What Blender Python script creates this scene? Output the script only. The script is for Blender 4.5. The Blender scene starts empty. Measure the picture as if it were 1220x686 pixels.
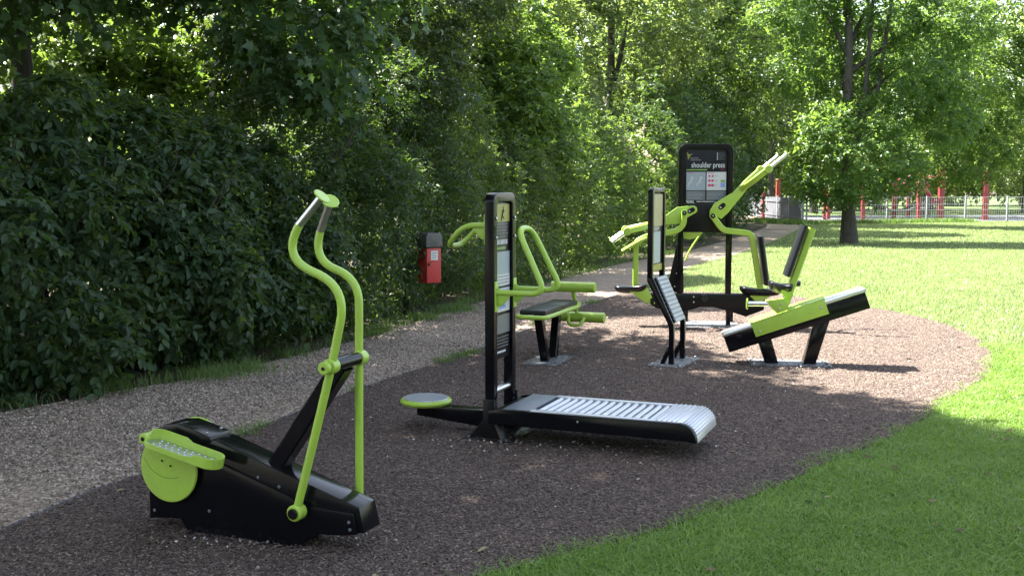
import bpy, bmesh, math, random
import numpy as np
from mathutils import Vector, Matrix
R = math.radians
random.seed(7)

# ------------------------------------------------------------------ camera, sky, sun, exposure
SC = bpy.context.scene
COL = SC.collection
cam = bpy.data.cameras.new('camera'); camo = bpy.data.objects.new('camera', cam); COL.objects.link(camo)
cam.sensor_width = 36.0; cam.lens = 36.0 * 1300 / 1220
cam.clip_start = 0.1; cam.clip_end = 2000
camo.location = (0, 0, 1.6); camo.rotation_euler = (R(90) - math.atan(121 / 1300), 0, 0)
SC.camera = camo
SUN_EL, SUN_AZ = R(55), math.atan2(0.54, -1.0)          # direction towards the sun: from the left and behind the scene (machine shadows run right and forward)
sd = Vector((math.cos(SUN_EL) * math.cos(SUN_AZ), math.cos(SUN_EL) * math.sin(SUN_AZ), math.sin(SUN_EL)))
W = bpy.data.worlds.new('World'); SC.world = W; W.use_nodes = True
nt = W.node_tree; nt.nodes.clear()
sky = nt.nodes.new('ShaderNodeTexSky'); sky.sky_type = 'NISHITA'; sky.sun_disc = False
sky.sun_elevation = SUN_EL; sky.sun_rotation = math.atan2(sd.x, sd.y); sky.dust_density = 1.6; sky.ozone_density = 1.0
bg = nt.nodes.new('ShaderNodeBackground'); bg.inputs['Strength'].default_value = 0.085
ow = nt.nodes.new('ShaderNodeOutputWorld')
hs = nt.nodes.new('ShaderNodeHueSaturation'); hs.inputs['Saturation'].default_value = 0.62
nt.links.new(sky.outputs[0], hs.inputs['Color']); nt.links.new(hs.outputs[0], bg.inputs[0]); nt.links.new(bg.outputs[0], ow.inputs[0])
sl = bpy.data.lights.new('sun', 'SUN'); sl.energy = 5.0; sl.angle = R(0.53); sl.color = (1.0, 0.95, 0.86)
so = bpy.data.objects.new('sun', sl); COL.objects.link(so); so.location = (-20, 12, 30)
so.rotation_euler = sd.to_track_quat('Z', 'Y').to_euler()
SC.view_settings.view_transform = 'Standard'; SC.view_settings.look = 'None'
SC.view_settings.exposure = 3.0; SC.view_settings.gamma = 1.0; SC.view_settings.use_curve_mapping = False
SC.cycles.use_denoising = True
SC.cycles.max_bounces = 8; SC.cycles.transmission_bounces = 4; SC.cycles.diffuse_bounces = 4; SC.cycles.glossy_bounces = 3

# ------------------------------------------------------------------ materials
def new_mat(name):
    m = bpy.data.materials.new(name); m.use_nodes = True
    return m, m.node_tree, m.node_tree.nodes['Principled BSDF']
def coords(t, scale=1.0, obj=False):
    if obj:
        n = t.nodes.new('ShaderNodeTexCoord'); return n.outputs['Object']
    n = t.nodes.new('ShaderNodeNewGeometry'); return n.outputs['Position']
def noise(t, vec, scale, detail=4, rough=0.55):
    n = t.nodes.new('ShaderNodeTexNoise'); n.inputs['Scale'].default_value = scale
    n.inputs['Detail'].default_value = detail; n.inputs['Roughness'].default_value = rough
    t.links.new(vec, n.inputs['Vector']); return n.outputs['Fac']
def ramp(t, fac, stops):
    n = t.nodes.new('ShaderNodeValToRGB'); e = n.color_ramp.elements
    while len(e) < len(stops): e.new(0.5)
    for i, (p, c) in enumerate(stops): e[i].position = p; e[i].color = (*c, 1)
    t.links.new(fac, n.inputs['Fac']); return n.outputs['Color']
def mixc(t, a, b, fac, mode='MIX'):
    n = t.nodes.new('ShaderNodeMix'); n.data_type = 'RGBA'; n.blend_type = mode
    for k, v in (('Factor', fac), ('A', a), ('B', b)):
        s = [x for x in n.inputs if x.name == k and x.enabled][0] if k != 'Factor' else n.inputs[0]
        if isinstance(v, (int, float)): s.default_value = v
        elif isinstance(v, tuple): s.default_value = (*v, 1)
        else: t.links.new(v, s)
    return [o for o in n.outputs if o.enabled][0]
def bump(t, p, h, strength=0.3, dist=0.01):
    n = t.nodes.new('ShaderNodeBump'); n.inputs['Strength'].default_value = strength; n.inputs['Distance'].default_value = dist
    t.links.new(h, n.inputs['Height']); t.links.new(n.outputs[0], p.inputs['Normal'])

def paint(name, col, rough=0.35, metal=0.0, dirt=0.12, spec=0.5, dirtcol=(0.16, 0.13, 0.10), scuff=0.08):
    """Powder coat with faint grime, uneven gloss and a slight orange peel."""
    m, t, p = new_mat(name)
    v = coords(t, obj=True)
    n1 = noise(t, v, 7.0, 6, 0.65); n2 = noise(t, v, 60.0, 3, 0.6)
    mask = ramp(t, n1, [(0.45, (0, 0, 0)), (0.75, (1, 1, 1))])
    f = t.nodes.new('ShaderNodeMath'); f.operation = 'MULTIPLY'; f.inputs[1].default_value = dirt
    t.links.new(mask, f.inputs[0])
    c = mixc(t, col, dirtcol, f.outputs[0])
    g3 = noise(t, v, 38.0, 5, 0.75)
    c = mixc(t, c, dirtcol, ramp(t, g3, [(0.56, (0, 0, 0)), (0.74, (dirt * 2.2, dirt * 2.2, dirt * 2.2))]))
    t.links.new(c, p.inputs['Base Color'])
    rr = t.nodes.new('ShaderNodeMapRange'); rr.inputs['To Min'].default_value = rough - scuff; rr.inputs['To Max'].default_value = rough + scuff * 1.6
    t.links.new(n1, rr.inputs['Value']); t.links.new(rr.outputs[0], p.inputs['Roughness'])
    p.inputs['Metallic'].default_value = metal; p.inputs['Specular IOR Level'].default_value = spec
    bump(t, p, n2, 0.06, 0.002)
    return m
LIME = paint('lime_powder_coat', (0.31, 0.465, 0.055), 0.30, dirt=0.16)
BLACK = paint('black_gloss_paint', (0.004, 0.004, 0.0055), 0.13, dirt=0.10, dirtcol=(0.02, 0.018, 0.017), spec=0.22, scuff=0.05)
BLACKM = paint('black_satin_paint', (0.005, 0.005, 0.006), 0.28, dirt=0.12, dirtcol=(0.03, 0.027, 0.024), spec=0.2)
RUBBER = paint('black_moulded_seat', (0.008, 0.009, 0.012), 0.30, dirt=0.2, dirtcol=(0.025, 0.025, 0.028), spec=0.35)
STEEL = paint('stainless_steel', (0.56, 0.56, 0.57), 0.30, metal=1.0, dirt=0.1, dirtcol=(0.3, 0.3, 0.3))
ALU = paint('ribbed_aluminium', (0.50, 0.51, 0.54), 0.34, metal=0.85, dirt=0.2, dirtcol=(0.35, 0.35, 0.36))
SLAT = paint('dull_grey_slat', (0.26, 0.28, 0.29), 0.4, metal=0.2, dirt=0.2)
SCUFF = paint('rubbed_lime', (0.13, 0.21, 0.028), 0.5)
DARKSTEEL = paint('dark_foot_plate', (0.10, 0.12, 0.14), 0.45, metal=0.3, dirt=0.4)
PLATE = paint('weathered_base_plate', (0.13, 0.145, 0.16), 0.5, metal=0.2, dirt=0.7, dirtcol=(0.12, 0.10, 0.09))
RED = paint('red_bin_paint', (0.36, 0.012, 0.018), 0.42, dirt=0.15)
REDP = paint('red_post_paint', (0.24, 0.018, 0.024), 0.5, dirt=0.25)
GREYPOST = paint('galvanised_grey', (0.26, 0.28, 0.29), 0.5, dirt=0.3)
CONC = paint('pale_concrete', (0.42, 0.39, 0.35), 0.85, dirt=0.5, dirtcol=(0.25, 0.2, 0.16))
ORANGE = paint('orange_paint', (0.26, 0.028, 0.014), 0.5, dirt=0.2)
ROPE = paint('dark_rope', (0.03, 0.03, 0.035), 0.9)
WHITE = paint('white_print', (0.50, 0.51, 0.53), 0.4, dirt=0.08)
PALE = paint('pale_blue_print', (0.27, 0.31, 0.36), 0.35, dirt=0.08)
INK = paint('dark_print', (0.005, 0.005, 0.008), 0.3, dirt=0.03, spec=0.22)
GREYINK = paint('grey_print', (0.11, 0.115, 0.13), 0.35)
MAG = paint('magenta_print', (0.45, 0.02, 0.12), 0.4)
YEL = paint('yellow_print', (0.24, 0.22, 0.045), 0.3, dirt=0.1)
TAN = paint('tan_print', (0.25, 0.21, 0.11), 0.35, dirt=0.5, dirtcol=(0.42, 0.38, 0.24))
GREENP = paint('green_print', (0.16, 0.28, 0.06), 0.35, dirt=0.1)
BLUEP = paint('blue_print', (0.2, 0.27, 0.6), 0.4)
BARK = None
def bark_mat(name, c1, c2):
    m, t, p = new_mat(name); v = coords(t, obj=True)
    mp = t.nodes.new('ShaderNodeMapping'); mp.inputs['Scale'].default_value = (9, 9, 1.6); t.links.new(v, mp.inputs[0])
    n = noise(t, mp.outputs[0], 3.0, 8, 0.7)
    t.links.new(ramp(t, n, [(0.3, c1), (0.7, c2)]), p.inputs['Base Color']); p.inputs['Roughness'].default_value = 0.9
    bump(t, p, n, 0.8, 0.03); return m
BARK = bark_mat('tree_bark', (0.022, 0.019, 0.015), (0.075, 0.065, 0.053))
BOARD = bark_mat('weathered_grey_boards', (0.05, 0.054, 0.066), (0.10, 0.105, 0.122))

def leaf_mat(name, dark, mid, light, trans=(0.30, 0.52, 0.05), tf=0.30, rough=0.45, patch=1.4, spec=0.26):
    m, t, p = new_mat(name)
    g = t.nodes.new('ShaderNodeNewGeometry')
    rnd = ramp(t, g.outputs['Random Per Island'], [(0.0, dark), (0.55, mid), (1.0, light)])
    n = noise(t, g.outputs['Position'], patch, 3, 0.5)
    c = mixc(t, rnd, mixc(t, rnd, light, 0.55), ramp(t, n, [(0.42, (0, 0, 0)), (0.68, (1, 1, 1))]))
    t.links.new(c, p.inputs['Base Color']); p.inputs['Roughness'].default_value = rough
    p.inputs['Specular IOR Level'].default_value = spec
    tr = t.nodes.new('ShaderNodeBsdfTranslucent')
    t.links.new(mixc(t, c, trans, 0.62), tr.inputs['Color'])
    mx = t.nodes.new('ShaderNodeMixShader'); mx.inputs[0].default_value = tf
    t.links.new(p.outputs[0], mx.inputs[1]); t.links.new(tr.outputs[0], mx.inputs[2])
    t.links.new(mx.outputs[0], t.nodes['Material Output'].inputs['Surface'])
    return m
L_HEDGE = leaf_mat('hedge_leaf', (0.0119, 0.0289, 0.0119), (0.0187, 0.0408, 0.0161), (0.0382, 0.0663, 0.0255), tf=0.22, rough=0.55)
L_MAPLE = leaf_mat('maple_leaf', (0.0180, 0.0414, 0.0180), (0.0270, 0.0594, 0.0234), (0.0450, 0.0828, 0.0306), tf=0.25, rough=0.40)
L_HAZEL = leaf_mat('hazel_leaf', (0.030, 0.060, 0.015), (0.048, 0.088, 0.021), (0.085, 0.13, 0.034), tf=0.38, trans=(0.38, 0.58, 0.07), rough=0.4)
L_MIX = leaf_mat('thorn_leaf', (0.018, 0.038, 0.015), (0.029, 0.052, 0.020), (0.055, 0.080, 0.032), trans=(0.36, 0.55, 0.06), tf=0.36, rough=0.40)
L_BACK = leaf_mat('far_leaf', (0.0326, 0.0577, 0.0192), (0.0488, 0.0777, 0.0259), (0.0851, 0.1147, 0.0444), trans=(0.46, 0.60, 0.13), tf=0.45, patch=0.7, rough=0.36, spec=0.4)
L_LAWN = leaf_mat('lime_tree_leaf', (0.0252, 0.0577, 0.0148), (0.0385, 0.0799, 0.0207), (0.0651, 0.1125, 0.0296), trans=(0.38, 0.60, 0.08), tf=0.42, patch=0.8, rough=0.38, spec=0.35)
L_DARK = leaf_mat('yew_leaf', (0.018, 0.042, 0.018), (0.03, 0.06, 0.025), (0.05, 0.085, 0.035), tf=0.18)
L_FLOWER = leaf_mat('cream_blossom', (0.45, 0.40, 0.28), (0.55, 0.48, 0.36), (0.65, 0.6, 0.45), trans=(0.7, 0.6, 0.4), tf=0.25)
L_GRASS = leaf_mat('grass_blade', (0.048, 0.118, 0.020), (0.112, 0.210, 0.034), (0.20, 0.295, 0.075), trans=(0.40, 0.60, 0.08), tf=0.32, rough=0.4, patch=2.4)
L_SUNLIT_MOWN = leaf_mat('sunlit_mown_grass', (0.122, 0.176, 0.061), (0.171, 0.233, 0.086), (0.243, 0.294, 0.127), trans=(0.468, 0.570, 0.197), tf=0.36, rough=0.4, patch=0.8)  # far mown lawn: sunlit brightness put into the blade colour, paler than near grass
L_THORN = leaf_mat('dark_thorn_leaf', (0.015, 0.032, 0.013), (0.024, 0.044, 0.017), (0.046, 0.068, 0.027), trans=(0.34, 0.5, 0.05), tf=0.20)
L_WEED = leaf_mat('weed_blade', (0.05, 0.10, 0.025), (0.075, 0.13, 0.035), (0.13, 0.18, 0.06), tf=0.3)

def ground_mat(name, scale, stops, bs, bd, big=0.5, rough=0.9, patchcol=None):
    m, t, p = new_mat(name); v = coords(t)
    vo = t.nodes.new('ShaderNodeTexVoronoi'); vo.inputs['Scale'].default_value = scale; vo.inputs['Randomness'].default_value = 1.0
    nz = t.nodes.new('ShaderNodeTexNoise'); nz.inputs['Scale'].default_value = scale * 0.6; t.links.new(v, nz.inputs['Vector'])
    wv = mixc(t, v, nz.outputs['Color'], 0.012, 'ADD'); t.links.new(wv, vo.inputs['Vector'])
    sep = t.nodes.new('ShaderNodeSeparateColor'); t.links.new(vo.outputs['Color'], sep.inputs[0])
    c = ramp(t, sep.outputs[0], stops)
    n = noise(t, v, big, 5, 0.6)
    c2 = mixc(t, c, patchcol or stops[0][1], ramp(t, n, [(0.42, (0, 0, 0)), (0.75, (0.55, 0.55, 0.55))]))
    t.links.new(c2, p.inputs['Base Color']); p.inputs['Roughness'].default_value = rough; p.inputs['Specular IOR Level'].default_value = 0.25
    bump(t, p, vo.outputs['Distance'], bs, bd); return m
G_MULCH = ground_mat('bark_chip_surface', 70, [(0.0, (0.047, 0.033, 0.027)), (0.5, (0.090, 0.066, 0.053)), (1.0, (0.172, 0.129, 0.103))], 0.9, 0.02, patchcol=(0.113, 0.079, 0.057))
G_GRAVEL = ground_mat('gravel_path_surface', 60, [(0.0, (0.123, 0.096, 0.075)), (0.5, (0.245, 0.196, 0.150)), (1.0, (0.467, 0.380, 0.295))], 0.9, 0.015, patchcol=(0.196, 0.143, 0.099))
G_LAWN = ground_mat('lawn_turf', 120, [(0.0, (0.038, 0.065, 0.021)), (0.5, (0.070, 0.108, 0.030)), (1.0, (0.114, 0.151, 0.054))], 0.8, 0.02, big=0.8, patchcol=(0.083, 0.115, 0.041))
G_SOIL = ground_mat('soil_and_litter', 40, [(0.0, (0.03, 0.025, 0.018)), (0.6, (0.06, 0.05, 0.035)), (1.0, (0.10, 0.10, 0.05))], 0.8, 0.03)
G_TARMAC = ground_mat('playground_tarmac', 30, [(0.0, (0.09, 0.09, 0.10)), (1.0, (0.15, 0.15, 0.165))], 0.3, 0.01)
def shards(name, stops):
    m, t, p = new_mat(name); g = t.nodes.new('ShaderNodeNewGeometry')
    n = noise(t, g.outputs['Position'], 0.8, 6, 0.65)
    c = mixc(t, ramp(t, g.outputs['Random Per Island'], stops), ramp(t, n, [(0.3, (.62, .62, .64)), (0.72, (1.0, 1.0, 1.0))]), 1.0, 'MULTIPLY')
    t.links.new(c, p.inputs['Base Color']); p.inputs['Roughness'].default_value = 0.75
    p.inputs['Specular IOR Level'].default_value = 0.3
    return m
M_CHIP = shards('loose_bark_chip', [(0.0, (0.039, 0.027, 0.023)), (0.5, (0.094, 0.069, 0.055)), (0.88, (0.159, 0.119, 0.096)), (1.0, (0.275, 0.217, 0.170))])
M_PEB = shards('loose_gravel', [(0.0, (0.121, 0.092, 0.069)), (0.5, (0.241, 0.194, 0.148)), (1.0, (0.554, 0.458, 0.364))])
M_WPEB = shards('pale_pebble', [(0.0, (0.28, 0.25, 0.21)), (1.0, (0.55, 0.52, 0.48))])

# ------------------------------------------------------------------ object helpers
def thing(name, label, cat, loc=(0, 0, 0), rz=0.0, group=None):
    o = bpy.data.objects.new(name, None); COL.objects.link(o); o.empty_display_size = 0.2
    o.location = loc; o.rotation_euler = (0, 0, rz); o['label'] = label; o['category'] = cat
    if group: o['group'] = group
    return o
def link(name, me, mat, parent=None, kind=None):
    o = bpy.data.objects.new(name, me); COL.objects.link(o)
    if mat and not me.materials: me.materials.append(mat)
    if parent: o.parent = parent
    if kind: o['kind'] = kind
    return o
def tag(o, label, cat, group=None):
    o['label'] = label; o['category'] = cat
    if group: o['group'] = group
    return o

def fillet(pts, r, n=6):
    P = [Vector(p) for p in pts]; out = [P[0]]
    for i in range(1, len(P) - 1):
        a, b, c = P[i - 1], P[i], P[i + 1]
        t = min(r, (0.92 if i == 1 else 0.48) * (a - b).length, (0.92 if i == len(P) - 2 else 0.48) * (c - b).length)
        p0 = b + (a - b).normalized() * t; p2 = b + (c - b).normalized() * t
        for k in range(n + 1):
            s = k / n; out.append(p0 * (1 - s) ** 2 + b * 2 * s * (1 - s) + p2 * s * s)
    out.append(P[-1]); return out

class MB:
    def __init__(s): s.bm = bmesh.new()
    def _bev(s, faces, w, seg=2):
        if w <= 0: return
        es = set(e for f in faces for e in f.edges if e.calc_face_angle(0) > 0.6)
        if es: bmesh.ops.bevel(s.bm, geom=list(es), offset=w, segments=seg, affect='EDGES', profile=0.6)
    def prism(s, pts, d0, d1, ax='b', bev=0.004, seg=2):
        """outline swept: ax='b' -> pts are (a,z); 'a' -> (b,z); 'z' -> (a,b)"""
        f = {'b': lambda p, d: (p[0], d, p[1]), 'a': lambda p, d: (d, p[0], p[1]), 'z': lambda p, d: (p[0], p[1], d)}[ax]
        v0 = [s.bm.verts.new(f(p, d0)) for p in pts]; v1 = [s.bm.verts.new(f(p, d1)) for p in pts]
        n = len(pts); fs = [s.bm.faces.new(v0), s.bm.faces.new(v1[::-1])]
        for i in range(n): fs.append(s.bm.faces.new((v0[i], v1[i], v1[(i + 1) % n], v0[(i + 1) % n])))
        bmesh.ops.recalc_face_normals(s.bm, faces=fs); s._bev(fs, bev, seg); return s
    def box(s, a0, a1, b0, b1, z0, z1, bev=0.004, seg=2):
        return s.prism([(a0, b0), (a1, b0), (a1, b1), (a0, b1)], z0, z1, 'z', bev, seg)
    def sweep(s, path, sec, closed=False):
        P = [Vector(p) for p in path]; n = len(P)
        T = []
        for i in range(n):
            if closed: t = P[(i + 1) % n] - P[i - 1]
            else: t = P[min(i + 1, n - 1)] - P[max(i - 1, 0)]
            T.append(t.normalized())
        up = Vector((0, 1, 0)) if abs(T[0].y) < 0.9 else Vector((0, 0, 1))
        nrm = (up - T[0] * up.dot(T[0])).normalized(); rings = []
        for i in range(n):
            if i: nrm = (nrm - T[i] * nrm.dot(T[i])).normalized()
            bi = T[i].cross(nrm)
            sc = sec(i / (n - 1)) if callable(sec) else sec
            rings.append([s.bm.verts.new(P[i] + nrm * u + bi * v) for u, v in sc])
        m = len(rings[0]); fs = []
        for i in range(n if closed else n - 1):
            A, B = rings[i], rings[(i + 1) % n]
            for j in range(m): fs.append(s.bm.faces.new((A[j], A[(j + 1) % m], B[(j + 1) % m], B[j])))
        if not closed: fs += [s.bm.faces.new(rings[0][::-1]), s.bm.faces.new(rings[-1])]
        bmesh.ops.recalc_face_normals(s.bm, faces=fs); return s
    def tube(s, path, r, seg=14, closed=False):
        def circ(rr): return [(rr * math.cos(2 * math.pi * k / seg), rr * math.sin(2 * math.pi * k / seg)) for k in range(seg)]
        return s.sweep(path, (lambda t: circ(r(t))) if callable(r) else circ(r), closed)
    def bar(s, path, wn, wb, ch=0.006):
        a, b = wn / 2, wb / 2
        return s.sweep(path, [(a, b - ch), (a - ch, b), (-a + ch, b), (-a, b - ch), (-a, -b + ch), (-a + ch, -b), (a - ch, -b), (a, -b + ch)])
    def cyl(s, p0, p1, r, ch=0.004, seg=24):
        p0, p1 = Vector(p0), Vector(p1); L = (p1 - p0).length; c = min(ch, L * .4, r * .5); d = (p1 - p0) / L
        pr = [(0, r - c), (c, r), (L - c, r), (L, r - c)]
        pts = [p0 + d * x for x, _ in pr]; T = d
        up = Vector((0, 0, 1)) if abs(d.z) < 0.9 else Vector((1, 0, 0)); n = (up - d * up.dot(d)).normalized(); b = d.cross(n)
        rings = [[s.bm.verts.new(p + (n * math.cos(2 * math.pi * k / seg) + b * math.sin(2 * math.pi * k / seg)) * rr) for k in range(seg)] for p, (_, rr) in zip(pts, pr)]
        fs = []
        for A, B in zip(rings, rings[1:]):
            for j in range(seg): fs.append(s.bm.faces.new((A[j], A[(j + 1) % seg], B[(j + 1) % seg], B[j])))
        fs += [s.bm.faces.new(rings[0][::-1]), s.bm.faces.new(rings[-1])]
        bmesh.ops.recalc_face_normals(s.bm, faces=fs); return s
    def loft(s, rings):
        rs = [[s.bm.verts.new(p) for p in r] for r in rings]; m = len(rs[0]); fs = []
        for A, B in zip(rs, rs[1:]):
            for j in range(m): fs.append(s.bm.faces.new((A[j], A[(j + 1) % m], B[(j + 1) % m], B[j])))
        fs += [s.bm.faces.new(rs[0][::-1]), s.bm.faces.new(rs[-1])]
        bmesh.ops.recalc_face_normals(s.bm, faces=fs); return s
    def mesh(s, name, sharp=35):
        for f in s.bm.faces: f.smooth = True
        for e in s.bm.edges: e.smooth = e.calc_face_angle(0) < R(sharp)
        me = bpy.data.meshes.new(name); s.bm.to_mesh(me); s.bm.free(); return me
    def build(s, name, mat, parent=None, kind=None, sharp=35): return link(name, s.mesh(name, sharp), mat, parent, kind)

def rrect(x0, x1, y0, y1, r, n=5, corners=(1, 1, 1, 1)):
    """rounded rectangle outline; corners: bl, br, tr, tl"""
    out = []
    for i, (cx, cy, a0) in enumerate(((x0 + r, y0 + r, 180), (x1 - r, y0 + r, 270), (x1 - r, y1 - r, 0), (x0 + r, y1 - r, 90))):
        if not corners[i]: out.append(((x0, y0), (x1, y0), (x1, y1), (x0, y1))[i]); continue
        for k in range(n + 1): a = R(a0 + 90 * k / n); out.append((cx + r * math.cos(a), cy + r * math.sin(a)))
    return out
def arch(x0, x1, z0, z1, w, r, n=6):
    """outline of an upside-down U frame with members w wide and rounded top corners"""
    o = [(x0, z0)] + [(x0 + r + r * math.cos(R(180 - 90 * k / n)), z1 - r + r * math.sin(R(180 - 90 * k / n))) for k in range(n + 1)]
    o += [(x1 - r + r * math.cos(R(90 - 90 * k / n)), z1 - r + r * math.sin(R(90 - 90 * k / n))) for k in range(n + 1)] + [(x1, z0)]
    ri = max(r - w * 0.6, 0.01); xi0, xi1, zi = x0 + w, x1 - w, z1 - w
    i = [(xi1, z0)] + [(xi1 - ri + ri * math.cos(R(90 * k / n)), zi - ri + ri * math.sin(R(90 * k / n))) for k in range(n + 1)]
    i += [(xi0 + ri + ri * math.cos(R(90 + 90 * k / n)), zi - ri + ri * math.sin(R(90 + 90 * k / n))) for k in range(n + 1)] + [(xi0, z0)]
    return o + i
_text_cache = []
def text(body, size, mat, parent, mtx, name='lettering', bold=0.0, sx=1.0):
    cu = bpy.data.curves.new(name, 'FONT'); cu.body = body; cu.size = size; cu.align_x = 'LEFT'; cu.extrude = 0.0006; cu.offset = bold
    to = bpy.data.objects.new(name, cu); COL.objects.link(to)
    dg = bpy.context.evaluated_depsgraph_get(); me = bpy.data.meshes.new_from_object(to.evaluated_get(dg))
    bpy.data.objects.remove(to); o = link(name, me, mat, parent)
    o.matrix_local = mtx @ Matrix.Scale(sx, 4, (1, 0, 0)); return o

# ------------------------------------------------------------------ numpy mesh helper
def np_mesh(name, verts, faces_by_n):
    """verts (N,3); faces_by_n: list of int arrays (F,k)"""
    me = bpy.data.meshes.new(name); me.vertices.add(len(verts)); me.vertices.foreach_set('co', np.ascontiguousarray(verts, np.float32).ravel())
    idx = np.concatenate([f.ravel() for f in faces_by_n]).astype(np.int32)
    tot = np.concatenate([np.full(len(f), f.shape[1]) for f in faces_by_n]).astype(np.int32)
    st = np.concatenate([[0], np.cumsum(tot)[:-1]]).astype(np.int32)
    me.loops.add(len(idx)); me.loops.foreach_set('vertex_index', idx)
    me.polygons.add(len(tot)); me.polygons.foreach_set('loop_start', st)
    try: me.polygons.foreach_set('loop_total', tot)
    except Exception: pass
    me.update(calc_edges=True); return me
def unit(a): return a / np.maximum(np.linalg.norm(a, axis=1, keepdims=True), 1e-9)
SHAPES = {
 'simple': ([(0, 0, 0), (.42, .27, .07), (1, 0, -.06), (.42, -.27, .07)], [(0, 1, 2), (0, 2, 3)]),
 'oval': ([(0, 0, 0), (.28, .25, .06), (.68, .22, .05), (1, 0, -.10), (.68, -.22, .05), (.28, -.25, .06)], [(0, 1, 2, 3), (0, 3, 4, 5)]),
 'maple': ([(0, 0, 0), (.0, .34, .03), (.24, .26, .05), (.52, .56, .0), (.56, .24, .06), (1, 0, -.10), (.56, -.24, .06), (.52, -.56, .0), (.24, -.26, .05), (0, -.34, .03)],
           [(0, 1, 2), (0, 2, 4, 5), (2, 3, 4), (0, 5, 6, 8), (6, 7, 8), (8, 9, 0)]),
}
def leaf_verts(P, D, N, size, shape):
    sv, sf = SHAPES[shape]; S = np.cross(D, N); k = len(sv)
    V = np.empty((len(P), k, 3), np.float32)
    for j, (u, s, h) in enumerate(sv): V[:, j] = P + size[:, None] * (u * D + s * S + h * N)
    base = (np.arange(len(P)) * k)[:, None]; by = {}
    for f in sf: by.setdefault(len(f), []).append(base + np.array(f)[None])
    return V.reshape(-1, 3), [np.concatenate(v) for v in by.values()]
CAM = np.array([0, 0, 1.6])
def sample_crown(blobs, n, rng, inner=0.18, back=0.45, zmin=0.03, hollow=.75):
    """points and outward directions spread over lumpy ellipsoid shells; blobs (x,y,z,rx,ry,rz)"""
    B = np.array(blobs, float); area = (B[:, 3] * B[:, 4] + B[:, 3] * B[:, 5] + B[:, 4] * B[:, 5]); out_p, out_d = [], []; have = 0
    for _ in range(12):
        m = int(n * 1.6) + 50
        w = rng.choice(len(B), m, p=area / area.sum()); d = unit(rng.normal(size=(m, 3))); b = B[w]
        inn = rng.random(m) < inner
        ph = b[:, :3].sum(1)
        lump = 1 + 0.14 * np.sin(4.1 * d[:, 0] + ph) * np.sin(3.7 * d[:, 1] + 1.7 * ph) + 0.12 * np.sin(7.3 * d[:, 2] + 2.3 * ph + 3 * d[:, 0])
        r = np.where(inn, rng.uniform(.35, .85, m), rng.uniform(.86, 1.04, m)) * lump
        p = b[:, :3] + d * b[:, 3:] * r[:, None]; nrm = unit(d / b[:, 3:])
        q = (p[:, None, :] - B[None, :, :3]) / B[None, :, 3:]; q = np.sqrt((q ** 2).sum(2)); q[np.arange(m), w] = 9
        keep = (q.min(1) > 0.80) & (p[:, 2] > zmin)
        wl = 6.28 / (hollow * np.clip(b[:, 3:].mean(1), .3, 1.6)); g = p * wl[:, None]
        hn = np.sin(g[:, 0] + 1.3 * np.sin(g[:, 1] * .7)) + np.sin(g[:, 1] * 1.1 + 1.7 * np.sin(g[:, 2] * .6)) + np.sin(g[:, 2] * 1.3 + 1.1 * np.sin(g[:, 0] * .8) + ph)
        keep &= inn | (hn > -.55) | (rng.random(m) < .12)
        face = (nrm * unit(CAM[None] - p)).sum(1); keep &= (face > -0.15) | (rng.random(m) < back)
        out_p.append(p[keep]); out_d.append(nrm[keep]); have += keep.sum()
        if have >= n: break
    return np.concatenate(out_p)[:n], np.concatenate(out_d)[:n]
def foliage_arrays(blobs, n_leaves, size, rng, k=9, spray=0.30, droop=0.25, width=1.0, **kw):
    ns = max(1, n_leaves // k); P, Dn = sample_crown(blobs, ns, rng, **kw); ns = len(P)
    tw = unit(Dn * 0.9 + rng.normal(size=(ns, 3)) * 0.55 + np.array([0, 0, 0.15])); L = spray * rng.uniform(.5, 1.2, ns)
    t = (np.arange(k)[None, :] + rng.random((ns, k))) / k
    side = np.where(np.arange(k) % 2 == 0, 1.0, -1.0)[None, :, None]
    sv = unit(np.cross(tw, rng.normal(size=(ns, 3)) * 0.5 + np.array([0, 0, 1.0])))
    pos = P[:, None, :] + tw[:, None, :] * ((t - 0.35) * L[:, None])[:, :, None] - np.array([0, 0, 1.0]) * (t ** 2 * L[:, None] * droop)[:, :, None]
    D = tw[:, None, :] * 0.55 + sv[:, None, :] * side * rng.uniform(.5, 1.0, (ns, k, 1)) + rng.normal(size=(ns, k, 3)) * 0.25 - np.array([0, 0, droop])
    N = Dn[:, None, :] * 0.55 + np.array([0, 0, 0.75]) + rng.normal(size=(ns, k, 3)) * 0.42
    pos = pos.reshape(-1, 3); D = unit(D.reshape(-1, 3)); N = N.reshape(-1, 3); N = unit(N - D * (N * D).sum(1, keepdims=True))
    sz = size * rng.uniform(.42, 1.38, len(pos)); return pos, D, N, sz
def foliage(name, blobs, n_leaves, size, mat, parent, origin, seed, shape='simple', kind='stuff', **kw):
    rng = np.random.default_rng(seed); A = foliage_arrays(blobs, n_leaves, size, rng, **kw)
    V, F = leaf_verts(*A, shape); me = np_mesh(name, V - np.array(origin)[None], F)
    return link(name, me, mat, parent)
def trunk_mesh(p0, p1, r0, r1, seed, flare=1.5, seg=12, wob=0.06):
    rr = random.Random(seed); p0, p1 = Vector(p0), Vector(p1); n = 9; L = (p1 - p0).length; pts = []
    for i in range(n):
        t = i / (n - 1); q = p0.lerp(p1, t)
        if 0 < i < n - 1: q += Vector((rr.uniform(-1, 1), rr.uniform(-1, 1), 0)) * wob * min(L, 3) * 0.3
        pts.append(q)
    m = MB(); m.tube(pts, lambda t: (r0 + (r1 - r0) * t) * (1 + (flare - 1) * max(0, 1 - t * 9) ** 2), seg); return m.mesh('trunk', 80)
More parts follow.
